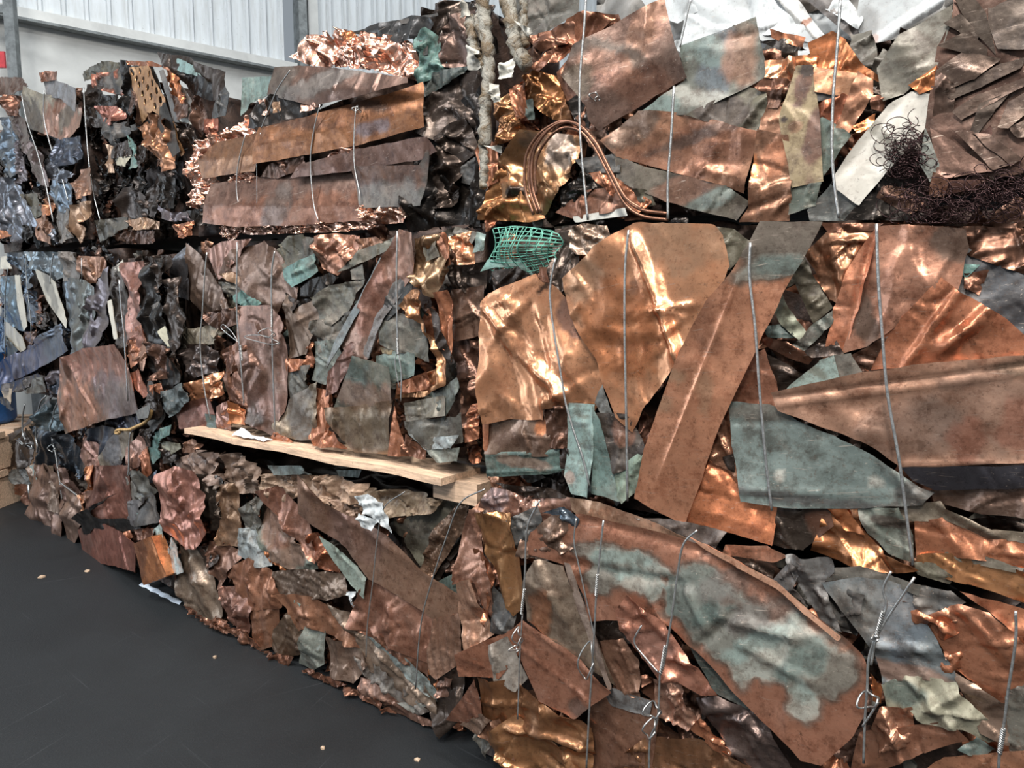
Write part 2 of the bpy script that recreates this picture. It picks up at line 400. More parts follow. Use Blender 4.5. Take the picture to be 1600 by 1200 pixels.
        if np.cross(V[f0[1]] - V[f0[0]], V[f0[2]] - V[f0[0]])[1] > 0: T = T[:, ::-1]
        E = np.vstack([T[:, [0, 1]], T[:, [1, 2]], T[:, [2, 0]]]); BIG = 1 << 22
        k1 = E[:, 0] * BIG + E[:, 1]; be = E[~np.isin(k1, E[:, 1] * BIG + E[:, 0])].tolist()
        faces = T.tolist()
        bv = sorted({i for e in be for i in e}); nb_ = len(bv); mf = {v: nv + j for j, v in enumerate(bv)}; mp = {v: nv + nb_ + j for j, v in enumerate(bv)}
        back = V[bv].copy(); back[:, 1] += .004 + hang
        ctr = np.array([cen[0], cen[1]]); dirv = back[:, [0, 2]] - ctr; dirv /= np.linalg.norm(dirv, axis=1)[:, None] + 1e-9
        back[:, [0, 2]] -= dirv * .003
        V = np.vstack([V, V[bv], back]); colv = np.vstack([colv, colv[bv], colv[bv]])
        faces += [(mf[e[1]], mf[e[0]], mp[e[0]], mp[e[1]]) for e in be]
        nm = name or {'m': 'copper_sheet', 't': 'tarnished_sheet', 'd': 'patina_sheet', 's': 'shiny_sheet', 'f': 'copper_foil', 'p': 'painted_sheet', 'k': 'dark_sheet'}[k]
        o = mesh_obj(nm, V, faces, M[k], s.e, True, colv)
        if label: o['label'] = label
        return o
    def filler(s, n, pal, size=(.10, .26), el=(1.3, 3.0), ang=(0, 180), rect=None, d=(-.045, -.002), c=.45, wl=.8, name=None, til=.35):
        """scraps pressed into the face between the big sheets; those wholly behind a big sheet are skipped"""
        R = s.R; u0, u1, v0, v1 = rect or (.02, s.L - .02, .02, s.H - .03)
        for _ in range(n):
            cu, cv = R.uniform(u0, u1), R.uniform(v0, v1); a = math.radians(R.uniform(*ang))
            l = R.uniform(*size); wd = l / R.uniform(*el); m = R.randint(4, 7); pts = []
            for k in range(m):
                th = 2 * math.pi * (k + R.uniform(-.3, .3)) / m; rr = R.uniform(.75, 1.1)
                px, py = math.copysign(abs(math.cos(th)) ** .6, math.cos(th)) * l / 2 * rr, math.copysign(abs(math.sin(th)) ** .6, math.sin(th)) * wd / 2 * rr
                pts.append((cu + px * math.cos(a) - py * math.sin(a), cv + px * math.sin(a) + py * math.cos(a)))
            poly = np.array(pts)
            poly[:, 0] = np.clip(poly[:, 0], .0, s.L); poly[:, 1] = np.clip(poly[:, 1], .0, s.H)
            dd = R.uniform(*d)
            W = [s.p + s.u * q[0] + s.n * dd + np.array([0, 0, q[1]]) for q in list(poly) + [poly.mean(0)]]
            px = [proj(q) for q in W]
            if any(all(inside(q, pp) for q in px) for pp in s.polys): continue
            if all(q[0] < -30 or q[0] > 1630 or q[1] > 1220 for q in px): continue
            cn = R.choices([p for p, _ in pal], [w for _, w in pal])[0]
            s.sheet(poly, dd, cn, c, (R.uniform(-til, til), R.uniform(-til, til)), wl=wl, name=name, res=.75, under=True)
    def wire(s, txt, d=.10, r=.0026, name='tie_wire', mat='wire', n=6, sides=6, jig=.0):
        d = s.i * s.step + .022 + (d - .10) * .25
        pts = s.V(P(txt) if isinstance(txt, str) else txt)
        q = [(*s._hit(x, y, d)[:2], d) for x, y in pts]
        q = smooth_line([(a, -dd + s.R.uniform(-jig, jig), b) for a, b, dd in q], n)
        v, f = tube_vf(q, r, sides); s.last = mesh_obj(name, v, f, M[mat], s.e); return s.last
    def loop(s, x, y, rx, ry, d=.115, rot=0, r=.0022, turns=1.15):
        d = s.i * s.step + .024 + (d - .10) * .25
        a0 = math.radians(rot); pts = []
        for i in range(19):
            a = 2 * math.pi * turns * i / 18; px, py = rx * math.cos(a), ry * math.sin(a)
            pts.append((x + px * math.cos(a0) - py * math.sin(a0), y + px * math.sin(a0) + py * math.cos(a0)))
        pts = s.V(pts); q = [(s._hit(a, b, d)[0], -d - .012 * math.sin(i), s._hit(a, b, d)[1]) for i, (a, b) in enumerate(pts)]
        v, f = tube_vf(smooth_line(q, 2), r, 5); return mesh_obj('wire_loop', v, f, M['wire'], s.last)
    def twist(s, x1, y1, x2, y2, d=.112, turns=6):
        d = s.i * s.step + .023 + (d - .10) * .25
        (a, b) = s.V([(x1, y1), (x2, y2)]); A = np.array([*s._hit(*a, d)[:2]]); Bq = np.array([*s._hit(*b, d)[:2]])
        V = []; Fc = []
        for ph in (0, math.pi):
            pts = []
            e = (Bq - A) / np.linalg.norm(Bq - A); pr = np.array([-e[1], e[0]])
            for i in range(turns * 6 + 1):
                f = i / (turns * 6); th = 2 * math.pi * turns * f + ph; q = A + (Bq - A) * f + pr * .0035 * math.cos(th)
                pts.append((q[0], -d + .0035 * math.sin(th), q[1]))
            v, f_ = tube_vf(pts, .0022, 5, len(V)); V += v; Fc += f_
        o = mesh_obj('wire_twist', V, Fc, M['wire'], s.last); o['kind'] = 'stuff'; return o

def proj(q):
    q = np.array(q) - CAM; c, s = math.cos(PITCH), math.sin(PITCH)
    zf = q[1] * c - q[2] * s; yu = q[1] * s + q[2] * c
    zf = max(zf, .05); return (CX + F_PX * q[0] / zf, CY - F_PX * yu / zf)
def inside(q, pp):
    x, y = q; r = False; n = len(pp)
    for i in range(n):
        x1, y1 = pp[i]; x2, y2 = pp[(i + 1) % n]
        if (y1 > y) != (y2 > y) and x < (x2 - x1) * (y - y1) / (y2 - y1) + x1: r = not r
    return r
# ------------------------------------------------------------------ the setting
def floor_material():
    m, t, b = nt('dark_asphalt'); v = coords(t, False)
    a = noise(t, v, .8, 6, .6); f = noise(t, v, 120, 3, .7); g = noise(t, v, 9, 6, .7, .5)
    c = mixc(t, ramp(t, a, .3, .7), lin((21, 23, 25)), lin((31, 34, 36)))
    c = mixc(t, ramp(t, g, .55, .75, 0, .5), c, lin((26, 26, 28)))
    c = mixc(t, ramp(t, f, .62, .8, 0, .5), c, lin((70, 71, 74)))
    for rot, sc in ((.7, (1.0, 46, 1)), (-.5, (.9, 60, 1)), (1.9, (1.3, 70, 1))):
        m1 = N(t, 'ShaderNodeMapping'); m1.inputs['Rotation'].default_value = (0, 0, rot); t.links.new(v, m1.inputs['Vector'])
        mp = N(t, 'ShaderNodeMapping'); mp.inputs['Scale'].default_value = sc; t.links.new(m1.outputs[0], mp.inputs['Vector'])
        s = ramp(t, noise(t, mp.outputs[0], 1.0, 2, .5), .70, .80, 0, .28); c = mixc(t, s, c, lin((86, 88, 92)))
    b.inputs['Specular IOR Level'].default_value = .3
    t.links.new(c, b.inputs['Base Color'])
    t.links.new(ramp(t, a, .3, .7, .50, .72), b.inputs['Roughness'])
    bm = N(t, 'ShaderNodeBump'); bm.inputs['Strength'].default_value = .25; bm.inputs['Distance'].default_value = .01
    t.links.new(f, bm.inputs['Height']); t.links.new(bm.outputs[0], b.inputs['Normal']); return m
v, f = box_vf(-14, 8, -6, 22, -.2, 0)
tag(mesh_obj('floor', v, f, floor_material(), smooth=False), kind='structure')

# rear wall: upper ribbed cladding, rail, and the white sheeting below it
W0 = on_floor(30, 15, 4.6) if False else None
r0 = ray(30, 15); W0 = CAM + r0 * (7.4 / r0[1]); wd = np.array([1.283, 1.0, 0]); wd /= np.linalg.norm(wd)
ZR = W0[2]
wall = empty('wall_rear', (W0[0], W0[1], 0), math.atan2(wd[1], wd[0])); tag(wall, kind='structure')
def clad(name): 
    m, t, b = nt(name); v = coords(t, False)
    mp = N(t, 'ShaderNodeMapping'); mp.inputs['Scale'].default_value = (6, 6, .8); t.links.new(v, mp.inputs['Vector'])
    s = noise(t, mp.outputs[0], 3, 6, .65); g = noise(t, v, 40, 3, .6)
    c = mixc(t, ramp(t, s, .45, .8, 0, .6), lin((214, 218, 220)), lin((168, 166, 158)))
    c = mixc(t, ramp(t, g, .66, .76, 0, .7), c, lin((96, 92, 86)))
    t.links.new(c, b.inputs['Base Color']); b.inputs['Roughness'].default_value = .55; return m
mc = clad('ribbed_cladding')
def rib_panel(x0, x1, z0, z1, name):
    prof = []; x = x0; 
    while x < x1 - 1e-6:
        for dx, y in ((0, 0), (.145, 0), (.152, -.045), (.180, -.045), (.2, 0)):
            if x + dx <= x1 + 1e-6: prof.append((x + dx, y))
        x += .2
    V = [(a, b, z) for z in (z0, z1) for a, b in prof]; n = len(prof)
    return mesh_obj(name, V, [(i, i + 1, n + i + 1, n + i) for i in range(n - 1)], mc, wall, smooth=False)
for k in range(-3, 12):
    if k == 2: rib_panel(k * 1.0, 2.72, ZR, 8.0, 'cladding_panel')
    else: rib_panel(k * 1.0 + (.06 if k == 2 else 0), k * 1.0 + 1.0, ZR, 8.0, 'cladding_panel')
mw = plain('white_sheeting', (206, 206, 202), .6, 0, 2.0, .10, .05)
ms = plain('painted_steel', (120, 124, 124), .5, .3, 12, .25)
nx, nz = 60, 16; V = []
for j in range(nz + 1):
    for i in range(nx + 1):
        x = -3 + 8 * i / nx; z = ZR * j / nz
        V.append((x, .05 + .10 * math.sin(x * 1.9 + z * 1.2) * (1 - j / nz) + .05 * math.sin(x * .8 - z * 2.2) * (1 - j / nz), z))
mesh_obj('white_sheeting', V, [(j * (nx + 1) + i, j * (nx + 1) + i + 1, (j + 1) * (nx + 1) + i + 1, (j + 1) * (nx + 1) + i) for j in range(nz) for i in range(nx)], mw, wall)
v, f = box_vf(-3, 2.72, -.09, .04, ZR - .09, ZR); mesh_obj('rail', v, f, mw, wall, False)
v, f = box_vf(-3, 2.72, -.11, .0, ZR - .12, ZR - .095); mesh_obj('drip_edge', v, f, ms, wall, False)
v, f = box_vf(2.74, 2.84, -.12, .05, 0, 8.0); mesh_obj('wall_post', v, f, ms, wall, False)
v, f = box_vf(2.88, 3.0, -.07, .05, 0, 8.0); mesh_obj('corner_flashing', v, f, mw, wall, False)
# plain wall carrying on behind everything to the right
v, f = box_vf(3.0, 12, .06, .12, 0, ZR); mesh_obj('lower_cladding', v, f, mw, wall, False)

# steel rack upright at the far left
def at(x, y, Y):
    r = ray(x, y); return CAM + r * (Y / r[1])
q = at(19, 60, 6.9)
up = empty('rack_upright', (q[0], q[1], 0)); tag(up, 'grey steel rack upright at the far left of the white wall', 'rack')
v, f = box_vf(-.045, .045, -.03, .03, 0, 4.8); mesh_obj('upright', v, f, ms, up, False)
v, f = box_vf(-.40, -.32, -.03, .03, 0, 4.8); mesh_obj('upright', v, f, ms, up, False)
for z in (1.2, 2.4, 3.55, 4.2):
    v, f = box_vf(-.33, -.04, -.02, .02, z, z + .07); mesh_obj('cross_brace', v, f, ms, up, False)
mr = plain('red_plastic', (190, 60, 66), .5, 0, 20, .15)
v, f = box_vf(-.13, -.05, -.05, -.03, 3.72, 3.86); mesh_obj('red_tag', v, f, mr, up, False)
# ------------------------------------------------------------------ the bales, top tier
R1, R2, R3, R4 = view(0, 0, 3), view(260, 0, 3), view(700, 0, 3.2), view(1150, 0, 3.2422)
R5, R6, R7, R8 = view(0, 360, 3), view(250, 340, 2.858), view(730, 330, 2.308), view(1100, 330, 1.936)
Q1, Q2, Q3, Q4 = view(0, 600, 3), view(220, 660, 2.4), view(690, 740, 2.608), view(1100, 740, 2.608)
T1, T2, T3, T4 = view(0, 80, 6), view(0, 230, 6), view(150, 80, 6), view(150, 230, 6)
T5, T6, T7, T8 = view(0, 400, 6), view(0, 580, 6), view(130, 580, 6), view(60, 740, 5.454)

# --- far left, silvery crumpled sheet
b = Bale('scrap_bale', 'top-tier bale of silvery crumpled copper sheet at the far left edge', 'far', -8, 128, 2.03, 2.98, 0, .8, 11)
b.V = T1
b.S('pud', '0,250 180,255 270,330 180,400 0,415', .3); b.S('cud', '380,205 520,195 525,260 390,285', .3)
b.S('gry', '390,290 480,270 720,350 730,560 560,430 420,415', .2, rgb=(138, 136, 138))
b.S('gry', '270,340 420,420 560,430 695,520 690,700 580,830 430,760 270,700', .25, cls='t', st=[(560, 640, 130, 60, 0, 'cur', .6), (330, 760, 80, 80, 0, 'dk', .8), (620, 500, 90, 25, 30, 'oli', .8)])
b.S('bld', '560,840 720,800 730,1000 620,1080 560,1000', .5)
b.V = T2
b.S('sil', '400,120 540,120 700,260 660,330 520,330 420,260', .8, wl=.6); b.S('blu', '500,330 600,300 680,560 600,600 510,560', .5)
b.S('oli', '220,450 330,440 400,560 350,680', .3); b.S('cuo', '370,545 490,550 490,620 420,640', .4)
b.S('br', '730,220 830,200 850,420 770,510 740,380', .5); b.S('tan', '700,560 860,520 830,680 740,900 700,760', .5)
b.S('gry', '530,600 630,590 720,830 640,900 540,860', .4); b.S('br', '360,690 440,640 480,760 450,900 370,850', .5)
b.S('sil', '480,780 540,780 560,880 500,900', .8); b.S('cuo', '0,690 100,690 120,810 0,850', .4)
b.S('sil', '40,300 120,300 230,480 360,700 350,790 230,750 180,880 80,760 50,560', .75, wl=.7)
b.S('blk', '210,760 240,740 300,760 330,830 290,900 240,880', .7)
b.V = T1
b.S('blu', '40,640 120,600 150,860 170,1180 40,1180 30,900', .7, wl=.7)
b.S('lil', '150,840 200,900 240,1180 180,1240 160,1050', .7, wl=.6)
b.S('pur', '60,560 210,640 350,940 410,1060 440,1260 330,1200 280,980 140,780', .45, wl=.7, cls='s')
b.S('cud', '40,430 140,420 200,600 70,590', .5)
b.filler(110, [('sil', 2), ('blu', 1), ('dk', 4), ('br', 2), ('pud', 2), ('grd', 2), ('blk', 4)], (.12, .36), (1.6, 4), (60, 120), c=.8)
b.core()
b.wire('200,400 260,680 350,950 430,1250 500,1600', .08, .004); b.wire('415,370 410,600 450,800 510,1000 580,1190 640,1400', .08, .004)

# --- top tier, dark bale with the perforated sheet
b = Bale('scrap_bale', 'top-tier dark bale with a perforated copper sheet and a teal flap on top', 'far', 132, 276, 1.99, 2.80, -.08, .8, 12)
b.V = T3
b.S('dk', '560,10 700,40 850,60 1010,140 1190,190 1190,420 1100,460 980,300 800,260 640,120', .3); b.S('blk', '780,190 960,220 1150,360 1100,460 920,400 800,260', .3)
b.S('oli', '-120,210 60,110 280,110 270,170 120,200 -30,260 -120,270', .4, wl=.6)
b.S('verl', '660,60 800,90 970,160 975,235 800,185 690,120', .2, rgb=(150, 196, 190))
b.S('dk', '-60,330 0,300 60,420 50,700 -60,700', .5); b.S('grd', '1090,560 1200,340 1230,400 1200,590 1080,630', .3)
b.S('dbr', '940,450 1000,440 1030,780 940,780', .5); b.S('cre', '830,600 890,520 925,690 810,650', .2, rgb=(214, 210, 196))
b.S('cur', '1000,640 1130,640 1130,740 1050,780', .5); b.S('dk', '760,680 900,700 930,820 880,900 790,800', .8, wl=.5)
b.S('blk', '270,110 330,110 420,660 400,720 250,520 300,330', .5); b.S('dbr', '330,330 420,480 430,660 390,700 320,560', .4)
b.S('cur', '0,225 100,220 190,170 265,190 265,480 200,400 80,360 0,340', .5, wl=.6, st=[(130, 280, 50, 35, 0, 'grd'), (200, 330, 40, 30, 0, 'grd'), (60, 340, 60, 20, 10, 'dk'), (230, 230, 30, 40, 0, 'gro')])
b.S('blk', '0,430 190,410 240,490 20,520', .5); b.S('cur', '50,530 200,520 240,600 150,690 60,640', .5, rgb=(176, 112, 96))
b.S('grd', '0,600 40,540 150,700 400,620 390,700 280,780 150,880 90,700', .5); b.S('dk', '190,900 300,830 330,980 170,1000', .3)
b.S('tan', '90,880 150,900 180,1130 130,1130', .3); b.S('cre', '180,1010 320,980 270,1070 200,1060', .2, rgb=(188, 178, 152))
b.S('teal', '280,790 400,930 385,1080 300,1090 340,960', .3); b.S('dk', '400,900 460,880 450,1000 390,1120', .4)
b.S('cub', '660,250 690,190 790,280 860,440 830,500 700,400', .55, cls='m', rgb=(184, 106, 62)); b.S('gry', '820,340 860,400 920,530 900,540 840,430', .1)
b.S('dbr', '700,400 830,500 860,500 840,600 800,640 740,520', .4); b.S('grd', '615,200 650,190 770,690 725,685', .1, rgb=(116, 112, 108))
b.S('cub', '300,95 520,110 650,150 685,205 600,145 330,135', .3, cls='m')
b.S('blk', '290,150 520,140 660,450 740,640 860,940 780,990 600,700 380,660 300,330', .1, z=-.02)  # dark backing added so the holes look shaded instead of bright
b.S('gold', '310,170 500,150 640,450 640,530 700,640 840,940 800,975 700,840 640,640 540,560 420,660 400,480 330,330', .22, wl=.7, cls='t', rgb=(172, 124, 80),
    holes=[(x, y, 11) for x, y in ((340, 198), (412, 188), (508, 212), (368, 256), (452, 272), (542, 298), (400, 312), (492, 342), (582, 372), (436, 398), (528, 428), (616, 458), (468, 478), (560, 514), (600, 600), (680, 625), (716, 708), (748, 790), (780, 872))])
b.S('cub', '380,720 470,660 540,600 640,640 700,760 720,900 735,1080 650,1130 560,1000 480,850', .7, wl=.7, cls='m', rgb=(170, 112, 76))
b.V = T4
b.S('dk', '280,400 380,350 460,480 470,680 290,640 270,500', .4); b.S('dk', '480,420 560,330 600,480 560,660 490,560', .5); b.S('blk', '580,260 700,300 720,560 620,560', .5)
b.S('gro', '0,700 270,650 280,760 150,820 50,880', .4); b.S('tan', '280,690 460,670 580,700 570,760 390,770', .4); b.S('dbr', '220,820 380,790 560,790 540,900 300,900', .6, wl=.5)
b.S('lil', '560,540 700,620 730,690 640,660', .5); b.S('lil', '730,620 840,610 880,690 740,680', .5); b.S('cub', '720,740 900,700 890,820 800,840', .7, wl=.5)
b.S('blk', '850,600 1050,580 1090,720 920,740', .5, z=-.05)
b.filler(130, [('dk', 5), ('blk', 6), ('dbr', 3), ('cud', 1), ('grd', 1)], (.10, .28), (1.5, 3.5), (55, 125), c=.7)
b.core()
b.V = T1; b.wire('785,340 800,620 830,1000 870,1300 940,1590', .08, .004)

# --- dark sheets standing behind the foil bale
b = Bale('scrap_bale', 'dark shadowed bale with a teal crumpled flap behind the bright copper foil bale', 'near', 657, 742, 1.93, 2.74, -.10, .6, 14)
b.V = R2
b.S('blk', '1180,560 1500,420 1500,1060 1150,1080', .6); b.S('dk', '1180,460 1310,370 1480,320 1490,620 1300,660 1190,620', .5, rgb=(84, 68, 58))  # shade behind the foil bale is put into these dark tones
b.S('dbr', '1270,180 1340,80 1440,50 1440,310 1310,310', .5, cls='k', rgb=(96, 68, 56)); b.S('grd', '1390,780 1450,740 1440,860 1380,850', .4)
b.S('dk', '890,160 960,120 1150,80 1230,85 1245,110 1210,170 1100,195 1000,170', .3, rgb=(78, 76, 74)); b.S('grd', '1100,95 1262,62 1265,72 1110,112', .05)
b.S('teal', '1160,180 1230,140 1265,170 1310,290 1300,335 1230,370 1170,410', .6, wl=.6, rgb=(92, 140, 126)); b.S('grd', '1180,190 1225,160 1220,250 1190,260', .2); b.S('verd', '1160,400 1300,335 1420,310 1320,390 1190,460', .4, rgb=(70, 84, 78))
b.S('dk', '1220,780 1330,640 1400,700 1360,960 1260,980', .7); b.S('dk', '1270,640 1400,560 1460,700 1380,760', .6)
b.filler(40, [('dk', 3), ('blk', 4)], (.12, .3), (1.3, 3), (0, 180), c=.6)
b.core()

# --- top tier, bright foil bale bound with long brown strips
b = Bale('scrap_bale', 'top-tier bale of bright pink copper foil bound under long brown strips', 'near', 293, 645, 1.97, 2.60, -.06, .75, 13)
b.V = R2
b.core('core', .06, None, .07, left=.20)
for q in ('600,270 640,180 700,165 780,160 800,300 690,305', '790,160 850,145 880,175 860,300 780,305', '850,175 950,163 1000,170 1020,330 850,310', '990,170 1100,180 1190,230 1180,375 1010,335'):
    b.S('pink', q, 1.1, wl=.45, res=1.5, z=-.05)
b.S('cuo', '820,160 860,145 890,170 850,185', .8, wl=.4)
for q in ('100,960 115,900 180,860 215,870 200,940 140,980', '105,860 110,760 150,740 190,790 220,850 160,880', '115,740 125,690 200,640 210,700 160,750', '190,710 230,640 290,600 300,650 220,690', '270,630 380,560 400,540 405,620 300,655', '300,830 380,800 425,830 400,850 310,855', '740,750 800,700 890,690 870,720', '540,770 600,755 615,790 545,805'):
    b.S('pink', q, 1.2, wl=.4, res=1.5, z=.0)
for q in ('260,1045 340,1040 350,1080 300,1125 265,1090', '350,1060 520,1055 530,1095 380,1098', '520,1055 720,1050 720,1090 530,1095', '710,1048 960,1030 960,1072 720,1092', '925,970 1040,965 1140,970 1100,1040 960,1045'):
    b.S('pink', q, 1.2, wl=.4, res=1.5, z=-.01, rgb=(252, 196, 168))
b.S('ver', '360,370 490,362 480,440 400,480 360,540', .15, z=-.03, rgb=(128, 158, 146))
b.S('blk', '400,600 430,480 500,450 720,490 640,540 430,600', .25, cls='k')
b.S('pink', '440,475 465,470 475,530 455,545', .5); b.S('tan', '505,490 525,480 528,510 510,525', .3); b.S('pink', '640,500 700,478 705,500 640,525', .8, wl=.4)
b.S('dbr', '490,770 640,735 660,790 520,830 440,825', .3)
b.S('pud', '488,310 620,305 760,320 1150,372 1160,400 900,462 700,492 470,440', .10, b=[(1150, 440, 480, 398, .35)], r=[(640, 325, 620, 400, .006, .012), (815, 335, 800, 415, .008, .012), (1010, 350, 1000, 425, .008, .012), (920, 340, 910, 420, .005, .01)], st=[(700, 395, 260, 22, 4, 'gry', .8), (520, 350, 50, 40, 0, 'gro', .6)])
b.S('dbr', '640,775 880,705 1210,640 1255,710 1190,745 900,795 600,835', .12, rgb=(94, 68, 60))
b.S('gro', '880,782 1190,780 1245,712 1255,720 1185,958 905,972', .10, b=[(1190, 860, 890, 870, -.3)], st=[(1030, 815, 170, 40, 0, 'dbr', .9), (1000, 920, 120, 30, 0, 'gry', .8)])
b.S('cud', '150,750 222,670 442,622 446,690 420,800 172,832', .10, b=[(440, 725, 150, 755, .35)], rgb=(128, 88, 60), name='copper_strip')
b.S('cud', '445,600 600,560 1000,440 1160,375 1172,400 1187,590 900,672 640,732 445,772', .09, b=[(1180, 500, 445, 690, .4)], rgb=(136, 88, 56), name='copper_strip', st=[(620, 570, 120, 14, -12, 'dbr', .7), (930, 490, 60, 14, -15, 'dk', .7), (960, 600, 60, 14, 5, 'lil', .8)])
b.S('pur', '215,862 500,822 876,806 890,965 932,1030 640,1050 350,1062 215,1046', .10, b=[(890, 965, 215, 962, .35)], rgb=(116, 86, 80), name='copper_strip', st=[(560, 1010, 350, 45, 0, 'cud', .9), (520, 990, 70, 40, 60, 'gry', .6)])
b.wire('580,330 520,420 470,540 445,600', .06); b.wire('370,630 335,780 330,900 350,990 385,1045', .07); b.wire('442,622 425,700 424,800 425,980', .07, .0016); b.wire('720,490 690,620 675,760 690,950 712,1035', .065); b.wire('888,505 880,640 882,780 905,900 910,965', .07); b.loop(893, 512, 12, 16, .075)

# --- top tier right
b = Bale('scrap_bale', 'top-tier bale on the right with bent copper tubes, a purple-brown sheet and dark pleats', 'near', 742, 1650, 1.89, 2.32, .0, .8, 15)
b.V = R3
b.S('gro', '350,-20 660,-20 650,60 560,110 430,185 340,60', .2, z=-.05); b.S('cud', '400,190 580,130 700,70 840,70 860,110 640,200 480,260', .4)
b.S('cub', '450,350 590,100 690,70 830,95 700,205 560,300 480,365', .5, rgb=(152, 98, 72)); b.S('dbr', '400,260 480,200 450,340 420,330', .4)
b.S('cud', '550,370 600,300 700,560 740,650 690,640 620,560', .3); b.S('blk', '600,510 660,470 710,480 705,640 640,600', .2)
b.S('cub', '380,385 450,365 540,380 600,540 610,610 520,590 400,500', .6, wl=.6, cls='m', rgb=(160, 104, 62)); b.S('cub', '240,510 300,475 385,640 330,700 250,720', .6, wl=.6, cls='m', rgb=(162, 108, 68))
b.S('verd', '385,510 420,500 430,590 400,590', .3); b.S('cub', '300,450 370,410 400,560 350,600', .6)
b.S('gold', '250,830 380,660 500,665 640,680 645,800 560,960 470,1070 300,1000', .6, wl=.6, rgb=(160, 114, 76), st=[(560, 740, 60, 70, 20, 'gry', .8), (350, 960, 40, 25, 0, 'dk'), (420, 700, 60, 30, 0, 'gry', .5)])  # the larger grey spot paints a highlight onto the crumpled sheet
b.S('gold', '160,1095 200,930 280,830 380,980 470,1085 400,1105', .5, wl=.6, rgb=(178, 118, 70)); b.S('cub', '140,760 200,690 250,740 240,900 180,940', .5)
b.S('blk', '560,960 700,850 780,890 690,980 580,1040', .7, wl=.5); b.S('cud', '540,1060 680,960 860,930 890,1040 650,1095', .25); b.S('wht', '630,1082 880,1042 892,1078 640,1108', .05, rgb=(190, 188, 178))
b.S('grd', '640,800 850,765 860,860 700,860', .3); b.S('cub', '700,870 780,860 900,930 1020,1010 960,1060 860,1000', .4); b.S('oli', '930,950 1000,960 1030,1020 970,1040', .4)
b.S('oli', '1190,575 1480,440 1610,450 1565,660 1300,605', .25, st=[(1370, 550, 90, 50, -15, 'dk', .9)])
b.S('br', '760,700 850,640 960,560 1200,572 1300,600 1556,662 1480,965 1380,925 850,782', .16, st=[(1250, 760, 250, 90, 15, 'cud', .7), (1350, 640, 200, 20, 12, 'grd', .6), (930, 640, 100, 50, 20, 'gro', .6)], r=[(1290, 850, 1400, 870, .008, .02)])
b.S('oli', '835,770 1000,840 1390,930 1505,1010 1440,1100 1100,1005 850,905', .2, st=[(1200, 940, 200, 40, 15, 'cud', .6), (1330, 1000, 90, 25, 15, 'ver', .5)], rgb=(112, 100, 80))
b.S('verd', '1165,240 1540,95 1592,372 1475,440 1200,572 970,552 1190,400', .13, rgb=(128, 128, 112), st=[(1330, 280, 60, 120, 0, 'blu', .6), (1260, 250, 120, 40, -20, 'ver', .7), (1470, 300, 60, 90, 0, 'br', .7), (1290, 500, 170, 30, -18, 'wgr', .7), (1060, 530, 80, 30, -20, 'ver', .9)], r=[(1440, 190, 1540, 170, -.006, .012)])
b.S('pur', '620,220 1080,-5 1192,390 1100,440 750,642 700,590 690,515 560,372', .13, b=[(1170, 225, 700, 500, .25)], rgb=(108, 82, 78), t=(.02, .14), st=[(1000, 130, 60, 160, -20, 'br', .5), (760, 260, 170, 50, -25, 'gro', .6), (950, 420, 250, 60, -30, 'cud', .55), (640, 400, 70, 60, 0, 'oli', .6)])
b.V = R4
b.S('cuo', '370,220 490,165 560,210 640,330 772,428 740,425 640,380 400,345', .4, wl=.7); b.S('cub', '180,152 345,190 330,238 190,192', .2, cls='m'); b.S('blk', '130,215 240,200 350,250 250,260', .3)
b.S('cu', '150,310 320,290 280,405 160,392', .4); b.S('cud', '100,440 150,400 260,405 240,470 130,460', .4); b.S('cuo', '310,290 400,280 400,340 320,335', .4)
b.S('br', '130,600 160,540 235,545 242,692 118,668', .2); b.S('dbr', '160,470 240,460 210,540 165,540', .4)
b.S('cur', '410,530 540,480 570,500 500,640 420,585', .3, cls='m', rgb=(150, 82, 54)); b.S('grd', '405,468 520,488 500,500 410,512', .1)
b.S('verd', '415,585 530,655 575,690 440,895', .15, rgb=(118, 136, 118)); b.S('cub', '400,345 620,370 600,452 570,482 405,462', .15, b=[(620, 400, 400, 380, .3)], rgb=(176, 124, 90))
b.S('cub', '620,370 690,405 685,490 560,685 500,650 545,560', .25, rgb=(178, 124, 94)); b.S('cud', '690,490 760,490 740,560 690,545', .4); b.S('cuo', '590,640 700,580 690,640 620,670', .3)
b.S('och', '300,340 385,335 412,560 442,912 288,945 225,600', .12, st=[(340, 425, 38, 75, -8, 'dbr'), (395, 720, 45, 170, -4, 'dbr'), (310, 525, 22, 16, 0, 'dbr'), (245, 605, 22, 16, 0, 'dk'), (370, 345, 40, 30, 0, 'dk'), (300, 640, 30, 25, 0, 'cud', .6)])
b.S('br', '115,665 260,690 272,820 278,985 265,1110 20,1120 70,1040 90,850', .22, st=[(95, 850, 20, 90, 5, 'cuo', .9), (200, 800, 60, 90, 0, 'cub', .6)], r=[(70, 1070, 270, 990, -.008, .015)])
b.S('verd', '278,950 430,930 400,1040 268,1082', .15, rgb=(96, 106, 88)); b.S('grd', '368,1065 480,940 635,1030 560,1115 380,1112', .15, rgb=(92, 96, 90))
b.S('blk', '560,1115 760,860 950,690 990,1000 960,1112', .3); b.S('dbr', '690,990 760,940 860,960 960,1040 880,1080', .4)  # black sheet paints the shade of the open gap here
b.S('oli', '720,340 830,190 1095,30 1095,110 1035,250 1012,335 850,470 750,505', .14, rgb=(136, 126, 106), st=[(960, 140, 100, 60, -35, 'wgr', .4), (850, 380, 120, 40, -35, 'gro', .6)])
b.S('cuo', '880,430 960,380 1015,335 1000,440 930,470', .4)
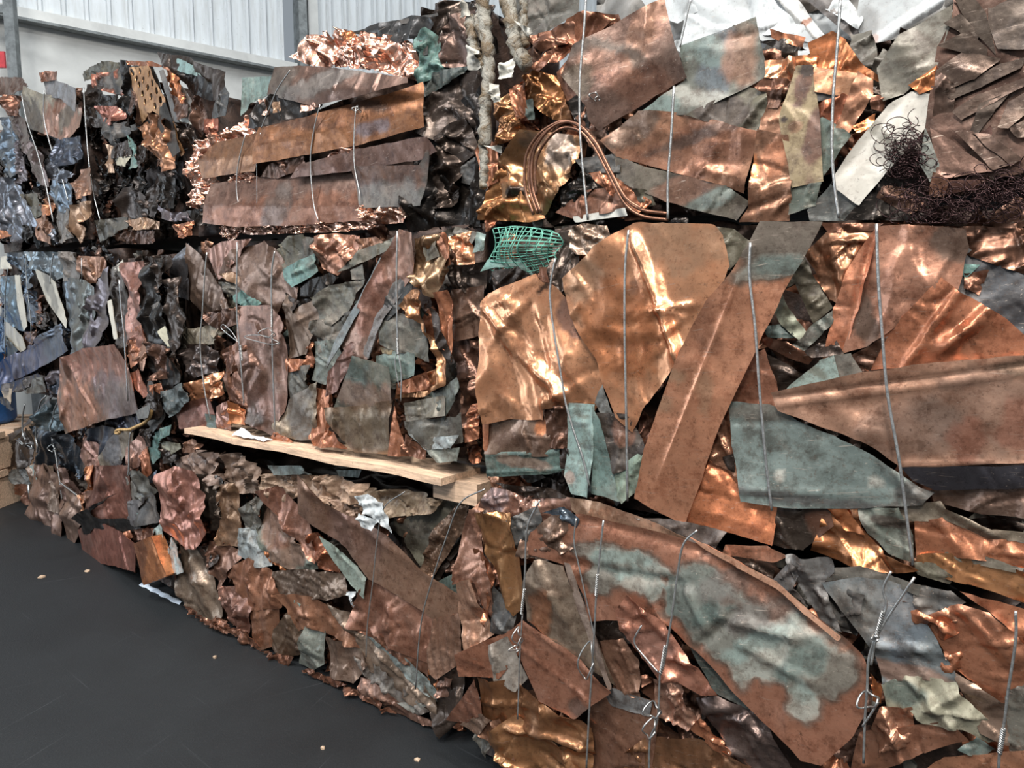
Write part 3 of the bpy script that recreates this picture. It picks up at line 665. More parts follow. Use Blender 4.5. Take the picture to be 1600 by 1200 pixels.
b.S('wgr', '500,895 640,700 780,530 880,468 992,482 968,640 870,745 760,870 632,1035 500,945', .12, r=[(560, 840, 860, 480, -.01, .02)], rgb=(186, 180, 168), st=[(700, 640, 190, 22, -50, 'oli', .6), (940, 490, 25, 15, 0, 'grd', .6)])
b.S('pud', '965,640 1020,240 1100,100 1100,-20 1475,-20 1475,870 1380,890 1300,882 1000,992 972,992 932,832', .12, rgb=(90, 66, 58))
b.S('pud', '1000,640 1020,360 1110,440 1100,560 1190,640 1130,660', .3, rgb=(92, 70, 64))
for q, cc in (('1280,-20 1475,-20 1475,255 1330,245 1285,120', (70, 66, 64)), ('1100,-10 1200,-10 1262,80 1312,270 1220,165', (92, 88, 84)), ('1060,120 1140,78 1225,170 1210,208', (84, 80, 78)), ('1030,232 1180,163 1268,250 1260,292', (86, 80, 78)),
    ('1022,358 1145,270 1335,300 1205,400 1092,442', (94, 86, 82)), ('1060,470 1335,328 1475,285 1430,352 1250,435 1100,500', (90, 84, 80)), ('1100,565 1235,478 1475,392 1475,432 1300,515 1150,605', (96, 86, 82)),
    ('1190,665 1240,528 1385,468 1305,560 1222,685', (82, 76, 72)), ('1330,642 1382,520 1475,462 1475,565 1385,645', (88, 80, 76)), ('1210,690 1285,640 1290,690', (90, 66, 58)), ('1395,650 1475,610 1475,680 1430,690', (100, 90, 84)),
    ('988,650 1120,740 1300,862 1030,905', (118, 100, 94)), ('1100,662 1205,672 1375,832 1300,855', (108, 94, 88)), ('1200,676 1300,690 1440,800 1385,835', (100, 88, 82)), ('1040,915 1260,915 1200,960 1000,992', (112, 86, 80))):
    b.S('pud', q, .09, rgb=(cc[0] * .78, cc[1] * .68, cc[2] * .64), t=(b.R.uniform(-.2, .2), b.R.uniform(-.2, .1)), name='pleat')
b.S('verd', '962,655 1022,830 1035,920 980,912 935,832', .1, rgb=(132, 142, 130)); b.S('cud', '1000,880 1080,920 1050,990 985,990', .2)
b.V = R3
b.filler(130, [('dk', 4), ('dbr', 3), ('cud', 3), ('br', 2), ('gro', 2), ('blk', 3), ('cub', 2)], (.10, .26), (1.3, 3), c=.6)
b.core()
# four bent copper tubes
cl = P('470,1072 432,960 425,850 440,760 490,680 550,632 610,615 670,640 730,710 780,800 830,900 890,1000 970,1055 1100,1075')
for k, (ox, oy, en) in enumerate(((-42, 0, 13), (-20, -4, 14), (-6, -10, 14), (10, 14, 14))):
    q = [(x + ox * (1 if i < 6 else max(0, (8 - i) / 3)), y + (oy if i < 6 else oy + k * 7 - 10)) for i, (x, y) in enumerate(cl[:en])]
    b.wire(q[k // 3:], .125 - .006 * (k % 2), .0048, 'copper_tube', 'tube', 6, 8)
b.wire('690,-20 680,150 660,400 660,650 680,900 700,1100', .135, .0036); b.wire('1130,430 1115,700 1100,900 1100,1095', .135, .0036); b.wire('1215,-10 1185,120 1160,235', .1)
b.loop(735, 480, 18, 22, .125)
b.V = R4; b.wire('530,-10 512,250 492,500 486,750 500,950 522,1105', .135, .0036)
# pipes with peeling white coating at the left end
mp_ = None
def peel():
    m, t, bs = nt('peeling_coating'); v = coords(t)
    n1 = noise(t, v, 16, 6, .7, .8); n2 = noise(t, v, 40, 5, .7, .3)
    c = mixc(t, ramp(t, n1, .44, .56), lin((134, 130, 120)), lin((92, 76, 54)))
    c = mixc(t, ramp(t, n2, .58, .68), c, lin((58, 48, 40))); t.links.new(c, bs.inputs['Base Color'])
    bs.inputs['Roughness'].default_value = .6; bs.inputs['Metallic'].default_value = .1
    bm = N(t, 'ShaderNodeBump'); bm.inputs['Strength'].default_value = .9; bm.inputs['Distance'].default_value = .02
    t.links.new(n1, bm.inputs['Height']); t.links.new(bm.outputs[0], bs.inputs['Normal']); return m
M['peel'] = peel()
b.V = R3
for q, r in (('172,-40 190,150 205,330 188,520 185,730', .020), ('170,700 180,820 175,940', .014), ('285,-40 320,100 345,240 395,330', .024), ('385,-30 380,120 390,230', .012), ('110,90 125,200 150,290 185,345', .018), ('150,-40 165,60 150,110 200,250', .013)):
    pts = b.V(P(q)); w = smooth_line([(b._hit(x, y, .10)[0], -.10, b._hit(x, y, .10)[1]) for x, y in pts], 8)
    rr = [r * (1 + .18 * math.sin(i * 1.7 + r * 900) * math.sin(i * .6)) for i in range(len(w))]
    vv_, ff_ = tube_vf([p + np.array([.004 * math.sin(i * 2.1), 0, 0]) for i, p in enumerate(w)], rr, 10); mesh_obj('peeling_pipe', vv_, ff_, M['peel'], b.e)['label'] = 'pipe with peeling pale coating'
for q in ('205,420 250,430 255,500 225,505', '265,330 330,290 320,380 260,390', '60,80 90,10 105,70', '95,230 150,260 155,340 100,340', '190,730 270,735 260,760', '340,110 420,150 400,180'):
    b.S('wgr', q, .8, wl=.4, z=.03, name='paint_flake')
top_right = b

# --- white painted sheet metal lying behind / on top of the right-hand stack
b = Bale('scrap_bale', 'bale of white painted sheet metal behind the top-right copper bale', 'near', 900, 1480, 2.33, 3.05, -.30, .5, 16)
b.e['group'] = 'bales of scrap copper stacked in three tiers'
b.V = R4
b.S('wht', '-520,-60 -250,-60 -60,-20 -300,110 -420,70', .15); b.S('wht', '-230,-60 220,-60 400,230 230,175 140,180 0,130 -200,260 -280,250', .2, wl=1.4)
b.S('wht', '120,200 330,300 480,200 240,100 120,150', .2); b.S('wgr', '190,-30 290,-30 450,180 380,205 330,150', .12, st=[(350, 120, 40, 14, 45, 'cud')], r=[(230, 0, 400, 190, .02, .02)], rgb=(206, 206, 202))
b.S('grd', '330,-30 540,-20 640,150 720,260 650,300 560,160 440,70', .2, rgb=(124, 116, 112)); b.S('wht', '360,-60 520,-60 640,90 620,150 560,110 450,40', .25)
b.S('wht', '620,80 640,-60 1090,-60 1040,40 740,225 690,245 650,190 608,110', .12, r=[(700, 235, 1060, 0, .025, .03)], st=[(660, 120, 50, 70, 0, 'grd', .45), (700, 210, 30, 40, 0, 'cud', .6)])
b.S('gry', '640,250 760,225 800,225 720,340 650,330', .4); b.S('dk', '480,170 700,260 720,420 600,330', .4, z=-.05)
b.filler(24, [('wht', 4), ('gry', 2)], (.2, .4), (1.3, 3), c=.4)
b.core('p', .07, (120, 118, 114), .12)
# ------------------------------------------------------------------ middle tier
b = Bale('scrap_bale', 'middle-tier bale of bluish shiny sheet with cream strips at the far left', 'far', -8, 172, .93, 1.99, .02, .8, 21)
b.V = T5
b.S('blu', '100,-20 230,-20 330,250 240,200 130,80', .6, wl=.7); b.S('sil', '280,-30 620,-30 640,130 540,250 470,190 340,110', .7, wl=.6, rgb=(160, 176, 184)); b.S('gry', '620,-30 760,-10 770,230 640,220', .4)
b.S('br', '770,10 1000,20 940,160 880,240 790,240', .4); b.S('cre', '10,20 60,10 100,110 20,110', .2)
b.S('bld', '0,280 60,300 40,440 0,460', .5); b.S('blu', '0,480 45,480 45,880 0,900', .4, rgb=(84, 110, 140))
b.S('bld', '240,230 380,340 345,600 300,640 240,560', .5, rgb=(104, 118, 138)); b.S('dk', '380,480 430,400 520,560 480,640 400,680 350,640', .6); b.S('grd', '420,470 470,480 540,640 520,650', .2); b.S('cud', '375,380 420,380 420,500 360,640 350,560', .5)
b.S('pud', '210,720 340,720 320,810 230,870', .4); b.S('verd', '50,750 190,885 100,960 50,945', .2, rgb=(86, 96, 92)); b.S('cre', '50,620 130,680 215,760 245,862 190,888 50,752', .12, rgb=(184, 176, 158))
b.S('blu', '50,205 160,195 215,690 150,680 60,600', .2, rgb=(112, 140, 158)); b.S('cre', '155,195 192,195 242,645 212,690 175,450', .08)
b.S('gry', '560,260 660,210 780,240 890,300 900,500 840,780 700,960 620,990 700,820 640,560 590,440', .3, rgb=(140, 146, 142), cls='s', st=[(620, 320, 70, 90, 0, 'blu', .7), (760, 480, 60, 200, 5, 'oli', .5)], r=[(820, 330, 790, 600, .02, .03), (860, 320, 850, 600, .02, .02)])
b.S('lil', '890,300 950,200 1012,110 1000,600 920,790 850,938 700,930 790,760 850,560', .4, wl=.7)
b.S('cre', '330,130 470,190 540,260 560,420 630,600 620,665 540,560 430,400 350,220', .12, st=[(480, 330, 25, 60, 40, 'grd', .6), (450, 230, 40, 15, 40, 'grd', .5)])
b.S('lil', '0,1010 330,800 565,635 620,890 380,1030 60,1198 -10,1200', .25, r=[(335, 800, 570, 645, .02, .012), (300, 850, 580, 680, .015, .01)], rgb=(132, 126, 156), st=[(520, 780, 100, 90, 0, 'blu', .7)])
b.V = T6
b.S('lil', '390,120 480,20 560,0 580,60 430,180', .5); b.S('bld', '440,130 590,60 600,220 460,200', .5); b.S('gro', '230,110 400,60 410,190 300,200 250,190', .3)
b.S('dk', '0,140 320,30 400,60 200,180 60,170', .3); b.S('cre', '0,160 120,170 105,295 50,262', .1, rgb=(206, 180, 146)); b.S('grd', '0,250 60,270 140,350 100,360 0,300', .2)
b.filler(100, [('blu', 2), ('bld', 3), ('sil', 1), ('dk', 4), ('br', 2), ('pud', 2), ('blk', 4), ('grd', 2)], (.12, .36), (1.6, 4), (60, 125), c=.7)
b.core()
b.V = T5
b.wire('245,-20 245,150 260,330 290,640 290,730', .09, .003); b.wire('500,-20 480,120 470,260', .09, .004); b.wire('765,20 768,250', .09, .003); b.wire('75,110 50,330 45,620 50,940', .09, .004)

b = Bale('scrap_bale', 'middle-tier dark bale with a flat brown sheet and vertical folds beside the bluish bale', 'far', 176, 267, .95, 1.92, .05, .8, 22)
b.V = R5
b.S('dbr', '300,610 400,560 540,540 590,660 620,800 632,852 480,885 310,948 295,800', .18, rgb=(112, 90, 78), st=[(370, 650, 90, 50, -20, 'cud', .8), (450, 600, 90, 30, 0, 'cur', .5), (560, 820, 70, 25, -15, 'lil', .6), (380, 860, 60, 40, 0, 'cub', .5)], r=[(340, 640, 420, 800, .01, .02)], z=.05)
b.S('dk', '520,190 590,170 605,500 590,700 545,520', .3); b.S('gry', '535,180 575,150 610,260 580,270', .3)
b.S('cud', '600,160 680,150 692,460 685,640 612,620 600,400', .35, rgb=(142, 96, 80)); b.S('cub', '600,470 680,450 690,520 640,640 600,560', .3); b.S('br', '610,520 690,520 690,650 640,640', .3)
b.S('blk', '690,180 790,130 800,200 740,290 800,480 845,700 740,770 690,640', .5); b.S('dk', '700,130 780,120 800,170 740,300 710,260', .5); b.S('dk', '760,260 820,220 850,400 830,650 800,500', .5); b.S('dbr', '695,520 800,560 820,680 720,700', .7, wl=.5)
b.S('cre', '745,480 775,455 805,530 790,548', .1, rgb=(186, 178, 150)); b.S('gry', '700,370 742,340 730,400 700,420', .2); b.S('cre', '505,340 520,330 547,500 534,502', .05); b.S('cre', '540,180 575,143 582,196', .05)
b.S('cub', '605,685 650,655 692,760 670,782', .2, rgb=(182, 112, 86)); b.S('cub', '700,730 750,720 765,770 720,780', .4); b.S('verd', '770,760 850,720 885,790 800,870 770,830', .4, rgb=(86, 98, 96)); b.S('grd', '640,850 705,815 690,872 650,882', .1, rgb=(130, 130, 124), z=.04); b.S('dk', '690,700 770,790 740,880 690,880', .4)
b.filler(60, [('dk', 4), ('blk', 3), ('dbr', 3), ('cud', 2), ('gro', 1), ('grd', 1)], (.12, .34), (1.8, 4), (70, 110), c=.6)
b.core()
b.wire('558,230 570,380 582,500 600,800', .12, .0035)

b = Bale('scrap_bale', 'middle-tier bale of mixed brown and verdigris sheet resting on the wooden board', 'near', 284, 744, 1.045, 1.955, .0, .85, 23)
b.V = R6
b.S('dk', '1290,560 1430,540 1430,1000 1340,1020 1360,800', .7, cls='t', rgb=(96, 66, 52)); b.S('dbr', '1300,330 1440,310 1440,520 1330,545 1290,480', .35, rgb=(112, 84, 68)); b.S('dk', '1290,220 1440,200 1440,320 1310,340', .5)
b.S('blk', '600,300 760,250 800,270 700,370 620,400', .3); b.S('oli', '520,150 580,90 640,80 645,180 560,225', .25); b.S('gro', '640,90 710,100 705,200 650,190', .3)
b.S('pud', '45,330 65,190 120,120 128,365', .15, cls='s', rgb=(140, 136, 140)); b.S('br', '120,120 170,170 240,260 335,425 260,405 190,445 125,350', .25, rgb=(120, 96, 82))
b.S('pur', '280,250 330,150 470,108 520,150 612,310 612,400 560,335 500,425 400,330', .3, rgb=(128, 100, 94)); b.S('pur', '215,150 280,113 400,98 312,222 262,272 240,230', .2, rgb=(134, 96, 90)); b.S('tan', '270,255 330,250 420,320 410,340 330,290', .3)
b.S('teal', '330,350 380,330 445,382 400,402 340,378', .4, wl=.6); b.S('gro', '270,290 350,300 340,350 290,330', .4); b.S('teal', '550,232 682,163 702,240 600,307 560,272', .18, rgb=(116, 172, 160), r=[(600, 250, 690, 205, .01, .015)])
b.S('cub', '705,90 780,78 880,85 888,120 850,190 780,252 710,222 700,160', .6, wl=.6, rgb=(178, 124, 98)); b.S('br', '885,100 960,90 990,110 900,140', .4)
b.S('oli', '800,242 900,150 1060,82 1000,152 880,212', .2, rgb=(112, 106, 86)); b.S('oli', '705,360 760,310 915,280 850,392 760,490 720,482', .35, wl=.7, rgb=(120, 114, 96)); b.S('gro', '690,470 850,420 800,560 720,600', .4); b.S('gro', '850,240 900,213 907,272 860,272', .3)
b.S('dk', '560,340 620,380 580,480', .4); b.S('br', '560,340 612,412 682,370 716,430 662,602 572,622 560,480', .4, wl=.7, rgb=(122, 100, 90)); b.S('cub', '650,600 690,560 690,640 660,680', .4)
b.S('verd', '690,560 780,550 800,620 740,740 680,720 700,640', .3, rgb=(132, 142, 130)); b.S('gro', '572,682 675,660 662,762 580,802', .3); b.S('cub', '570,630 680,640 672,670 572,690', .4)
b.S('cud', '280,600 345,560 372,640 300,722', .4); b.S('cud', '345,560 400,540 420,700 380,720', .4); b.S('gry', '85,500 170,500 262,470 240,562 100,562', .6, wl=.6, cls='t'); b.S('dbr', '200,430 350,400 345,470 260,500', .5)
b.S('br', '90,600 180,570 252,600 240,682 150,712', .8, wl=.45, cls='s', rgb=(146, 120, 108)); b.S('cu', '138,742 272,690 285,782 200,822 140,812', .8, wl=.5); b.S('cud', '290,702 385,682 405,862 312,812', .3)
b.S('cud', '345,400 480,398 545,480 562,600 557,862 520,972 400,902 380,702 340,560', .3, wl=.8, rgb=(132, 96, 80), st=[(450, 700, 70, 150, 5, 'dbr', .6), (440, 870, 30, 30, 0, 'gry', .8), (470, 820, 60, 30, 0, 'pur', .6)])
b.S('cud', '85,832 212,808 255,932 100,937', .1, rgb=(138, 92, 80)); b.S('pur', '250,850 307,820 317,942 250,932', .15, rgb=(140, 98, 92)); b.S('cuo', '315,822 380,862 387,922 320,912', .4); b.S('verd', '205,880 240,890 250,940 215,935', .2)
b.S('pur', '520,932 600,802 702,738 692,992 600,987 560,962', .3, rgb=(126, 112, 110), st=[(625, 870, 40, 90, 5, 'gry', .9)]); b.S('cub', '690,770 740,780 792,962 680,982', .4); b.S('cub', '500,980 530,950 590,1000 520,1000', .3)
b.S('gro', '990,460 1060,430 1155,460 1205,642 1060,592 1000,562', .35, rgb=(102, 100, 86)); b.S('och', '990,580 1060,590 1060,610 1000,605', .2); b.S('verd', '970,620 1060,600 1132,610 1132,702 1040,732 970,652', .18, rgb=(112, 136, 124))
b.S('gold', '1140,100 1240,80 1295,100 1285,232 1220,352 1180,332 1130,252', .6, wl=.6, rgb=(164, 128, 94)); b.S('cub', '1240,80 1282,73 1292,202 1250,232', .4); b.S('cu', '1290,90 1392,68 1402,202 1330,205', .7, wl=.5); b.S('oli', '1180,130 1230,110 1240,170 1190,190', .3); b.S('ver', '1420,70 1450,80 1440,140 1400,150', .3)
b.S('cub', '1230,340 1290,330 1300,480 1310,640 1260,560', .4); b.S('grd', '1050,280 1130,250 1110,360 1000,470 950,500', .3)
b.S('br', '1060,58 1142,75 1132,262 1070,332 1000,452 930,632 850,622 800,560 900,380 1000,180', .22, rgb=(140, 106, 92), st=[(1050, 130, 40, 70, 30, 'cud', .6), (960, 380, 60, 80, 30, 'cur', .4)])
b.S('grd', '1120,190 1117,282 1000,452 940,625 920,602 980,422 1080,280', .15, rgb=(128, 120, 116)); b.S('dbr', '748,795 752,690 850,560 932,602 870,642 790,772', .25, rgb=(108, 74, 62))
b.S('blu', '975,185 1003,190 905,380 835,520 752,665 778,560 870,400', .12, cls='d', rgb=(140, 150, 150))
b.S('gold', '1070,402 1130,328 1172,330 1182,442 1205,522 1272,642 1278,742 1180,792 1048,803 1060,742 1200,682 1240,662 1160,480', .6, wl=.6, rgb=(186, 128, 86), r=[(1180, 400, 1250, 700, .02, .02)])
b.S('dk', '1200,400 1235,430 1312,642 1288,652 1240,562', .2); b.S('cub', '1060,742 1200,690 1240,760 1060,790', .4)
b.S('oli', '1090,832 1262,800 1285,880 1100,912', .3, rgb=(122, 112, 92)); b.S('verd', '1220,790 1320,720 1340,760 1270,900', .3, rgb=(110, 118, 108)); b.S('oli', '1090,912 1330,890 1362,868 1342,1000 1200,1032 1110,962', .25, rgb=(118, 112, 98)); b.S('blu', '1110,968 1200,985 1332,972 1302,1025 1190,1032', .25, cls='d', rgb=(172, 184, 182)); b.S('verd', '1200,1040 1330,1030 1320,1085 1240,1090', .3, rgb=(140, 148, 132))
b.S('br', '750,850 870,850 1035,818 1012,1052 870,1042 800,962 755,902', .2, rgb=(132, 106, 84), st=[(930, 940, 110, 40, 0, 'oli', .6)]); b.S('oli', '748,852 880,622 1032,670 1037,822 870,852', .12, b=[(880, 622, 1035, 800, .3)], rgb=(110, 108, 86), st=[(850, 720, 60, 50, 0, 'verd', .8), (900, 800, 100, 30, 0, 'cud', .5)])
b.S('cub', '1045,848 1102,1062 1018,1057', .2); b.S('cub', '680,968 762,963 832,1032 690,1017', .3); b.S('cud', '1100,970 1180,1040 1180,1075 1090,1060', .4); b.S('cub', '1380,850 1430,830 1420,980 1360,1000', .8, wl=.4)
b.filler(130, [('br', 3), ('cud', 4), ('dbr', 3), ('gro', 2), ('oli', 2), ('cub', 3), ('verd', 1), ('dk', 3), ('gry', 1)], (.09, .24), (1.2, 3), c=.6)
b.core()
b.wire('210,155 200,260 190,420 180,560 195,740 225,900', .10, .0032); b.wire('345,110 343,400 352,540 365,700 375,830', .10, .0034); b.wire('512,150 498,260 500,470 505,700 515,960', .10, .0032); b.wire('1060,60 1057,300 1062,590', .10, .0036); b.wire('1062,590 1078,700 1075,820', .10, .0028); b.wire('1062,590 1050,650 1068,760', .10, .002)
b.wire('348,555 290,510 273,490 285,478 320,510 345,548', .11, .002); b.loop(460, 545, 75, 16, .11, 10, .002); b.loop(480, 515, 30, 22, .115, 0, .002); b.twist(500, 410, 500, 490); b.twist(360, 570, 368, 640); b.twist(1060, 540, 1064, 610)

b = Bale('scrap_bale', 'middle-tier bale on the right faced with large smooth orange copper sheets', 'near', 748, 1650, .99, 1.885, .06, .8, 24)
b.V = R7
b.S('dk', '300,60 380,50 400,200 360,300 310,260', .5); b.S('gro', '310,190 370,170 390,230 360,300 320,280', .6, wl=.5); b.S('pur', '370,70 420,48 500,55 522,110 450,152 380,150', .6, wl=.4, pl=(60, .03, .006), rgb=(150, 124, 118)); b.S('dk', '90,215 180,205 240,235 100,300', .3)
b.S('verl', '55,218 80,178 190,172 232,225 215,240 180,200 100,205', .12, rgb=(130, 184, 168)); b.S('cud', '262,205 300,205 300,255 268,250', .1)
b.S('oli', '870,55 960,70 1022,110 1000,155 940,210 900,130', .4); b.V = R8
b.S('dbr', '640,45 985,50 985,195 880,160 800,130', .6, wl=.7, cls='m', rgb=(112, 76, 58)); b.S('grd', '795,110 850,150 960,190 985,195 985,400 900,320 840,280 770,240', .2, rgb=(78, 78, 82)); b.S('teal', '772,162 832,163 790,205', .2); b.S('cud', '790,190 860,180 830,250 790,230', .6, wl=.4)
b.S('oli', '240,240 300,130 330,200 385,290 330,335 280,220', .4, wl=.7, rgb=(110, 98, 72)); b.S('ver', '235,252 302,362 285,388 230,332 212,300', .4, rgb=(164, 170, 136)); b.S('verd', '190,350 250,340 270,380 200,380', .4)
b.S('cub', '300,130 380,60 470,48 518,55 500,115 440,190 420,285 380,262 310,145', .55, wl=.8, rgb=(160, 110, 80), cls='m'); b.S('cud', '355,35 540,38 500,60 380,65', .4)
b.S('cud', '178,380 250,398 332,440 310,462 240,432 183,402', .3, cls='m'); b.S('dk', '180,425 290,490 335,505 240,545 212,530', .25); b.S('verd', '252,412 300,380 322,350 402,293 385,342 300,422 262,428', .4, rgb=(98, 106, 92)); b.S('dk', '300,425 390,380 420,430 330,440', .4)
b.S('cub', '530,50 620,45 790,58 797,110 762,240 600,332 500,402 420,428 455,300 500,180', .14, wl=1.2, st=[(760, 100, 60, 50, 0, 'gro', .7), (480, 300, 30, 120, 15, 'gro', .7)], r=[(640, 60, 540, 320, .008, .03), (600, 180, 470, 420, -.006, .02)], rgb=(178, 124, 98))
b.S('cub', '440,180 518,52 526,75 462,302 420,428 358,442 400,282', .18, r=[(515, 70, 415, 425, -.012, .012)], rgb=(190, 118, 84))
b.S('cub', '720,203 770,245 900,320 985,395 985,435 700,460 488,482 540,382', .14, r=[(772, 245, 600, 478, .014, .018), (865, 300, 745, 400, .02, .02), (700, 400, 860, 330, .01, .02)], rgb=(186, 116, 82))
b.S('dbr', '440,440 560,380 500,480 470,500', .3); b.S('cub', '150,440 180,420 215,520 238,612 80,577 75,560 120,480', .15, rgb=(168, 112, 86)); b.S('gro', '380,440 442,433 485,502 400,518', .1); b.S('ver', '248,542 350,455 390,440 410,515', .1, st=[(330, 480, 40, 12, -30, 'oli', .7)])
b.S('pud', '690,845 985,838 985,925 850,912 700,882', .25, rgb=(106, 82, 82)); b.S('cub', '640,940 730,928 860,988 985,1008 985,1080 800,1042 650,1052', .25); b.S('pud', '520,902 720,878 735,900 870,960 985,975 985,1000 860,988 740,938 600,942', .18, rgb=(110, 98, 98), r=[(735, 895, 870, 965, .015, .02)])
b.S('oli', '700,1030 800,1025 940,1075 940,1090 780,1060', .2); b.S('gold', '650,1042 780,1035 985,1098 985,1185 800,1122 640,1082', .2, rgb=(196, 134, 86)); b.S('oli', '640,1065 700,1070 760,1110 740,1125 650,1100', .3)
b.S('gold', '370,900 470,900 475,960 545,1030 645,1082 560,1090 400,1052 330,1022', .5, wl=.8, rgb=(164, 104, 64)); b.S('dk', '225,890 372,898 390,950 300,1022 207,1007', .25, rgb=(92, 76, 64), st=[(350, 950, 40, 40, 0, 'cud', .7)])
b.S('verd', '468,900 590,898 628,980 632,1062 560,1032 500,972 478,932', .25, rgb=(112, 120, 104), st=[(570, 940, 60, 15, 0, 'dk', .8)]); b.S('cuo', '372,898 430,903 485,975 430,962', .3)
b.V = R7
b.S('cub', '900,760 960,690 1010,990 940,930 865,890', .7, wl=.5, rgb=(140, 96, 72)); b.S('dk', '925,890 990,870 1000,960 950,930', .3); b.S('cub', '860,905 1000,985 1115,1070 1098,1200 990,1165 775,1110 800,1060', .2, b=[(1120, 1165, 790, 1055, .35)], rgb=(182, 108, 70))
b.V = R8
b.S('dk', '600,772 985,772 985,838 700,840 640,815', .12, rgb=(74, 70, 76)); 
b.S('cub', '215,547 480,490 700,460 985,436 985,760 720,772 600,772 480,692 340,642 235,602', .10, wl=1.3, r=[(225, 562, 985, 462, -.007, .006), (235, 585, 985, 492, .004, .006), (600, 766, 985, 760, .005, .006)], dn=[(420, 600, 180, .3, .5), (620, 640, 160, .25, .5)], rgb=(196, 146, 118), st=[(860, 620, 160, 110, 10, 'gry', .35), (620, 660, 130, 70, 20, 'gry', .4), (800, 700, 40, 60, 0, 'cur', .5), (950, 650, 40, 60, 0, 'cur', .5), (960, 480, 60, 18, -5, 'oli', .6)])
b.S('verd', '78,578 200,588 285,640 400,690 520,750 640,830 692,852 655,888 480,897 250,892 122,872 95,720', .09, wl=1.3, rgb=(124, 142, 134), st=[(150, 605, 130, 26, 4, 'gro', .9), (380, 880, 280, 16, 1, 'grd', .9), (650, 860, 50, 40, 0, 'grd', .9), (230, 800, 14, 16, 0, 'wgr', .7), (520, 820, 14, 14, 0, 'wgr', .7)], r=[(85, 638, 270, 640, -.004, .008), (122, 845, 640, 858, .005, .01), (560, 770, 660, 870, .025, .03)])
b.V = R7
b.S('br', '75,765 280,742 302,832 342,870 330,885 72,872', .2, rgb=(134, 106, 88), st=[(270, 780, 18, 22, 0, 'cuo', .9), (200, 830, 120, 25, 0, 'dbr', .5)]); b.S('teal', '72,870 330,862 347,935 270,947 75,957', .12, rgb=(88, 118, 106), st=[(200, 905, 90, 16, 0, 'cud', .5)], r=[(75, 945, 345, 930, .006, .01), (75, 880, 330, 870, .006, .01)])
b.S('dbr', '275,712 372,700 367,852 300,847 290,772', .5, wl=.6); b.S('dk', '330,850 370,860 380,1000 345,940', .3)
b.S('cu', '48,330 75,300 240,230 265,262 300,270 362,330 385,400 440,480 487,602 465,690 450,722 370,692 280,707 275,747 150,745 72,762 52,640 45,450', .22, wl=1.0, r=[(60, 365, 345, 668, .032, .035), (60, 380, 250, 560, -.014, .02), (150, 490, 180, 580, .012, .02), (260, 380, 320, 620, .012, .02), (345, 660, 290, 690, .015, .02), (90, 320, 160, 330, .01, .02)], st=[(375, 370, 40, 50, 0, 'pur', .8), (395, 440, 20, 14, 0, 'pud', .8), (270, 275, 22, 10, 30, 'blk', .9)], res=1.2)
b.S('cub', '55,640 75,770 70,870 58,850', .1)
b.S('cu', '358,245 480,130 575,62 600,48 700,45 880,52 912,90 938,200 880,332 770,522 640,702 600,792 545,737 500,622 470,522 400,402', .15, wl=1.0, r=[(600, 130, 745, 512, .035, .03), (585, 110, 730, 500, -.02, .02), (690, 240, 720, 350, .012, .015), (800, 340, 720, 350, .01, .02)], st=[(760, 120, 120, 60, 0, 'tan', .6), (640, 490, 10, 12, 0, 'grd'), (685, 480, 9, 9, 0, 'grd'), (565, 490, 25, 18, 0, 'gry', .7), (605, 275, 22, 18, 0, 'br', .8), (430, 260, 60, 60, 20, 'tan', .6), (470, 350, 60, 40, 0, 'tan', .5), (570, 420, 120, 110, 0, 'cuo', .7)], res=1.4, dn=[(570, 420, 150, .55, .35)])
b.S('cub', '965,215 1000,150 1060,42 1276,42 1217,155 1132,300 1020,532 900,792 782,1122 770,1130 603,1032 640,852 700,692 770,515 870,330', .07, wl=1.5, r=[(985, 245, 690, 965, .004, .005), (870, 260, 790, 440, .005, .03)], b=[(690, 965, 985, 245, .10), (1030, 500, 1180, 180, .12)], rgb=(198, 134, 100), z=.02, st=[(1130, 110, 150, 70, -20, 'gro', .95), (1070, 215, 90, 24, 15, 'verd', .85), (840, 360, 40, 110, 20, 'cud', .6), (720, 590, 50, 20, 0, 'tan', .7), (860, 650, 22, 50, 0, 'tan', .6), (680, 690, 45, 20, 0, 'tan', .6)])
b.S('grd', '465,692 490,628 522,742 480,722', .15, rgb=(128, 128, 122)); b.S('dbr', '468,732 580,735 642,852 640,902 530,942 490,802', .35, wl=.6, cls='d', rgb=(72, 58, 48), st=[(560, 800, 30, 30, 0, 'cud', .6)])
b.S('verd', '455,705 482,762 522,932 547,1042 448,1012', .12, rgb=(104, 136, 126)); b.S('ver', '533,950 645,848 652,912 602,1012 560,1050 528,1020', .2, rgb=(142, 168, 140), r=[(560, 1000, 640, 870, .01, .015)])
b.S('verl', '366,697 457,702 452,852 440,1027 385,1012 358,950', .12, rgb=(150, 184, 174), r=[(455, 705, 445, 1020, .008, .01), (420, 710, 400, 1010, .004, .008)], st=[(405, 770, 30, 8, 0, 'grd', .6), (425, 850, 25, 8, 0, 'grd', .6), (375, 960, 18, 18, 0, 'cur', .4), (420, 740, 20, 6, 0, 'oli', .6)])
b.V = R7
b.filler(120, [('dk', 4), ('dbr', 3), ('cud', 3), ('cub', 3), ('br', 2), ('gro', 2), ('blk', 2)], (.10, .26), (1.3, 3), c=.6)
b.core()
b.wire('318,170 300,270 302,350 316,450 340,600 355,690 380,780 420,900 440,990', .145, .0034); b.wire('582,68 570,200 568,400 571,600 575,800 578,1045', .15, .0036)
b.V = R8; b.wire('140,95 138,200 155,350 165,500 175,620 190,780 205,905', .15, .0036); b.wire('522,38 527,200 540,380 555,550 590,750 610,900 632,1070', .13, .0036)
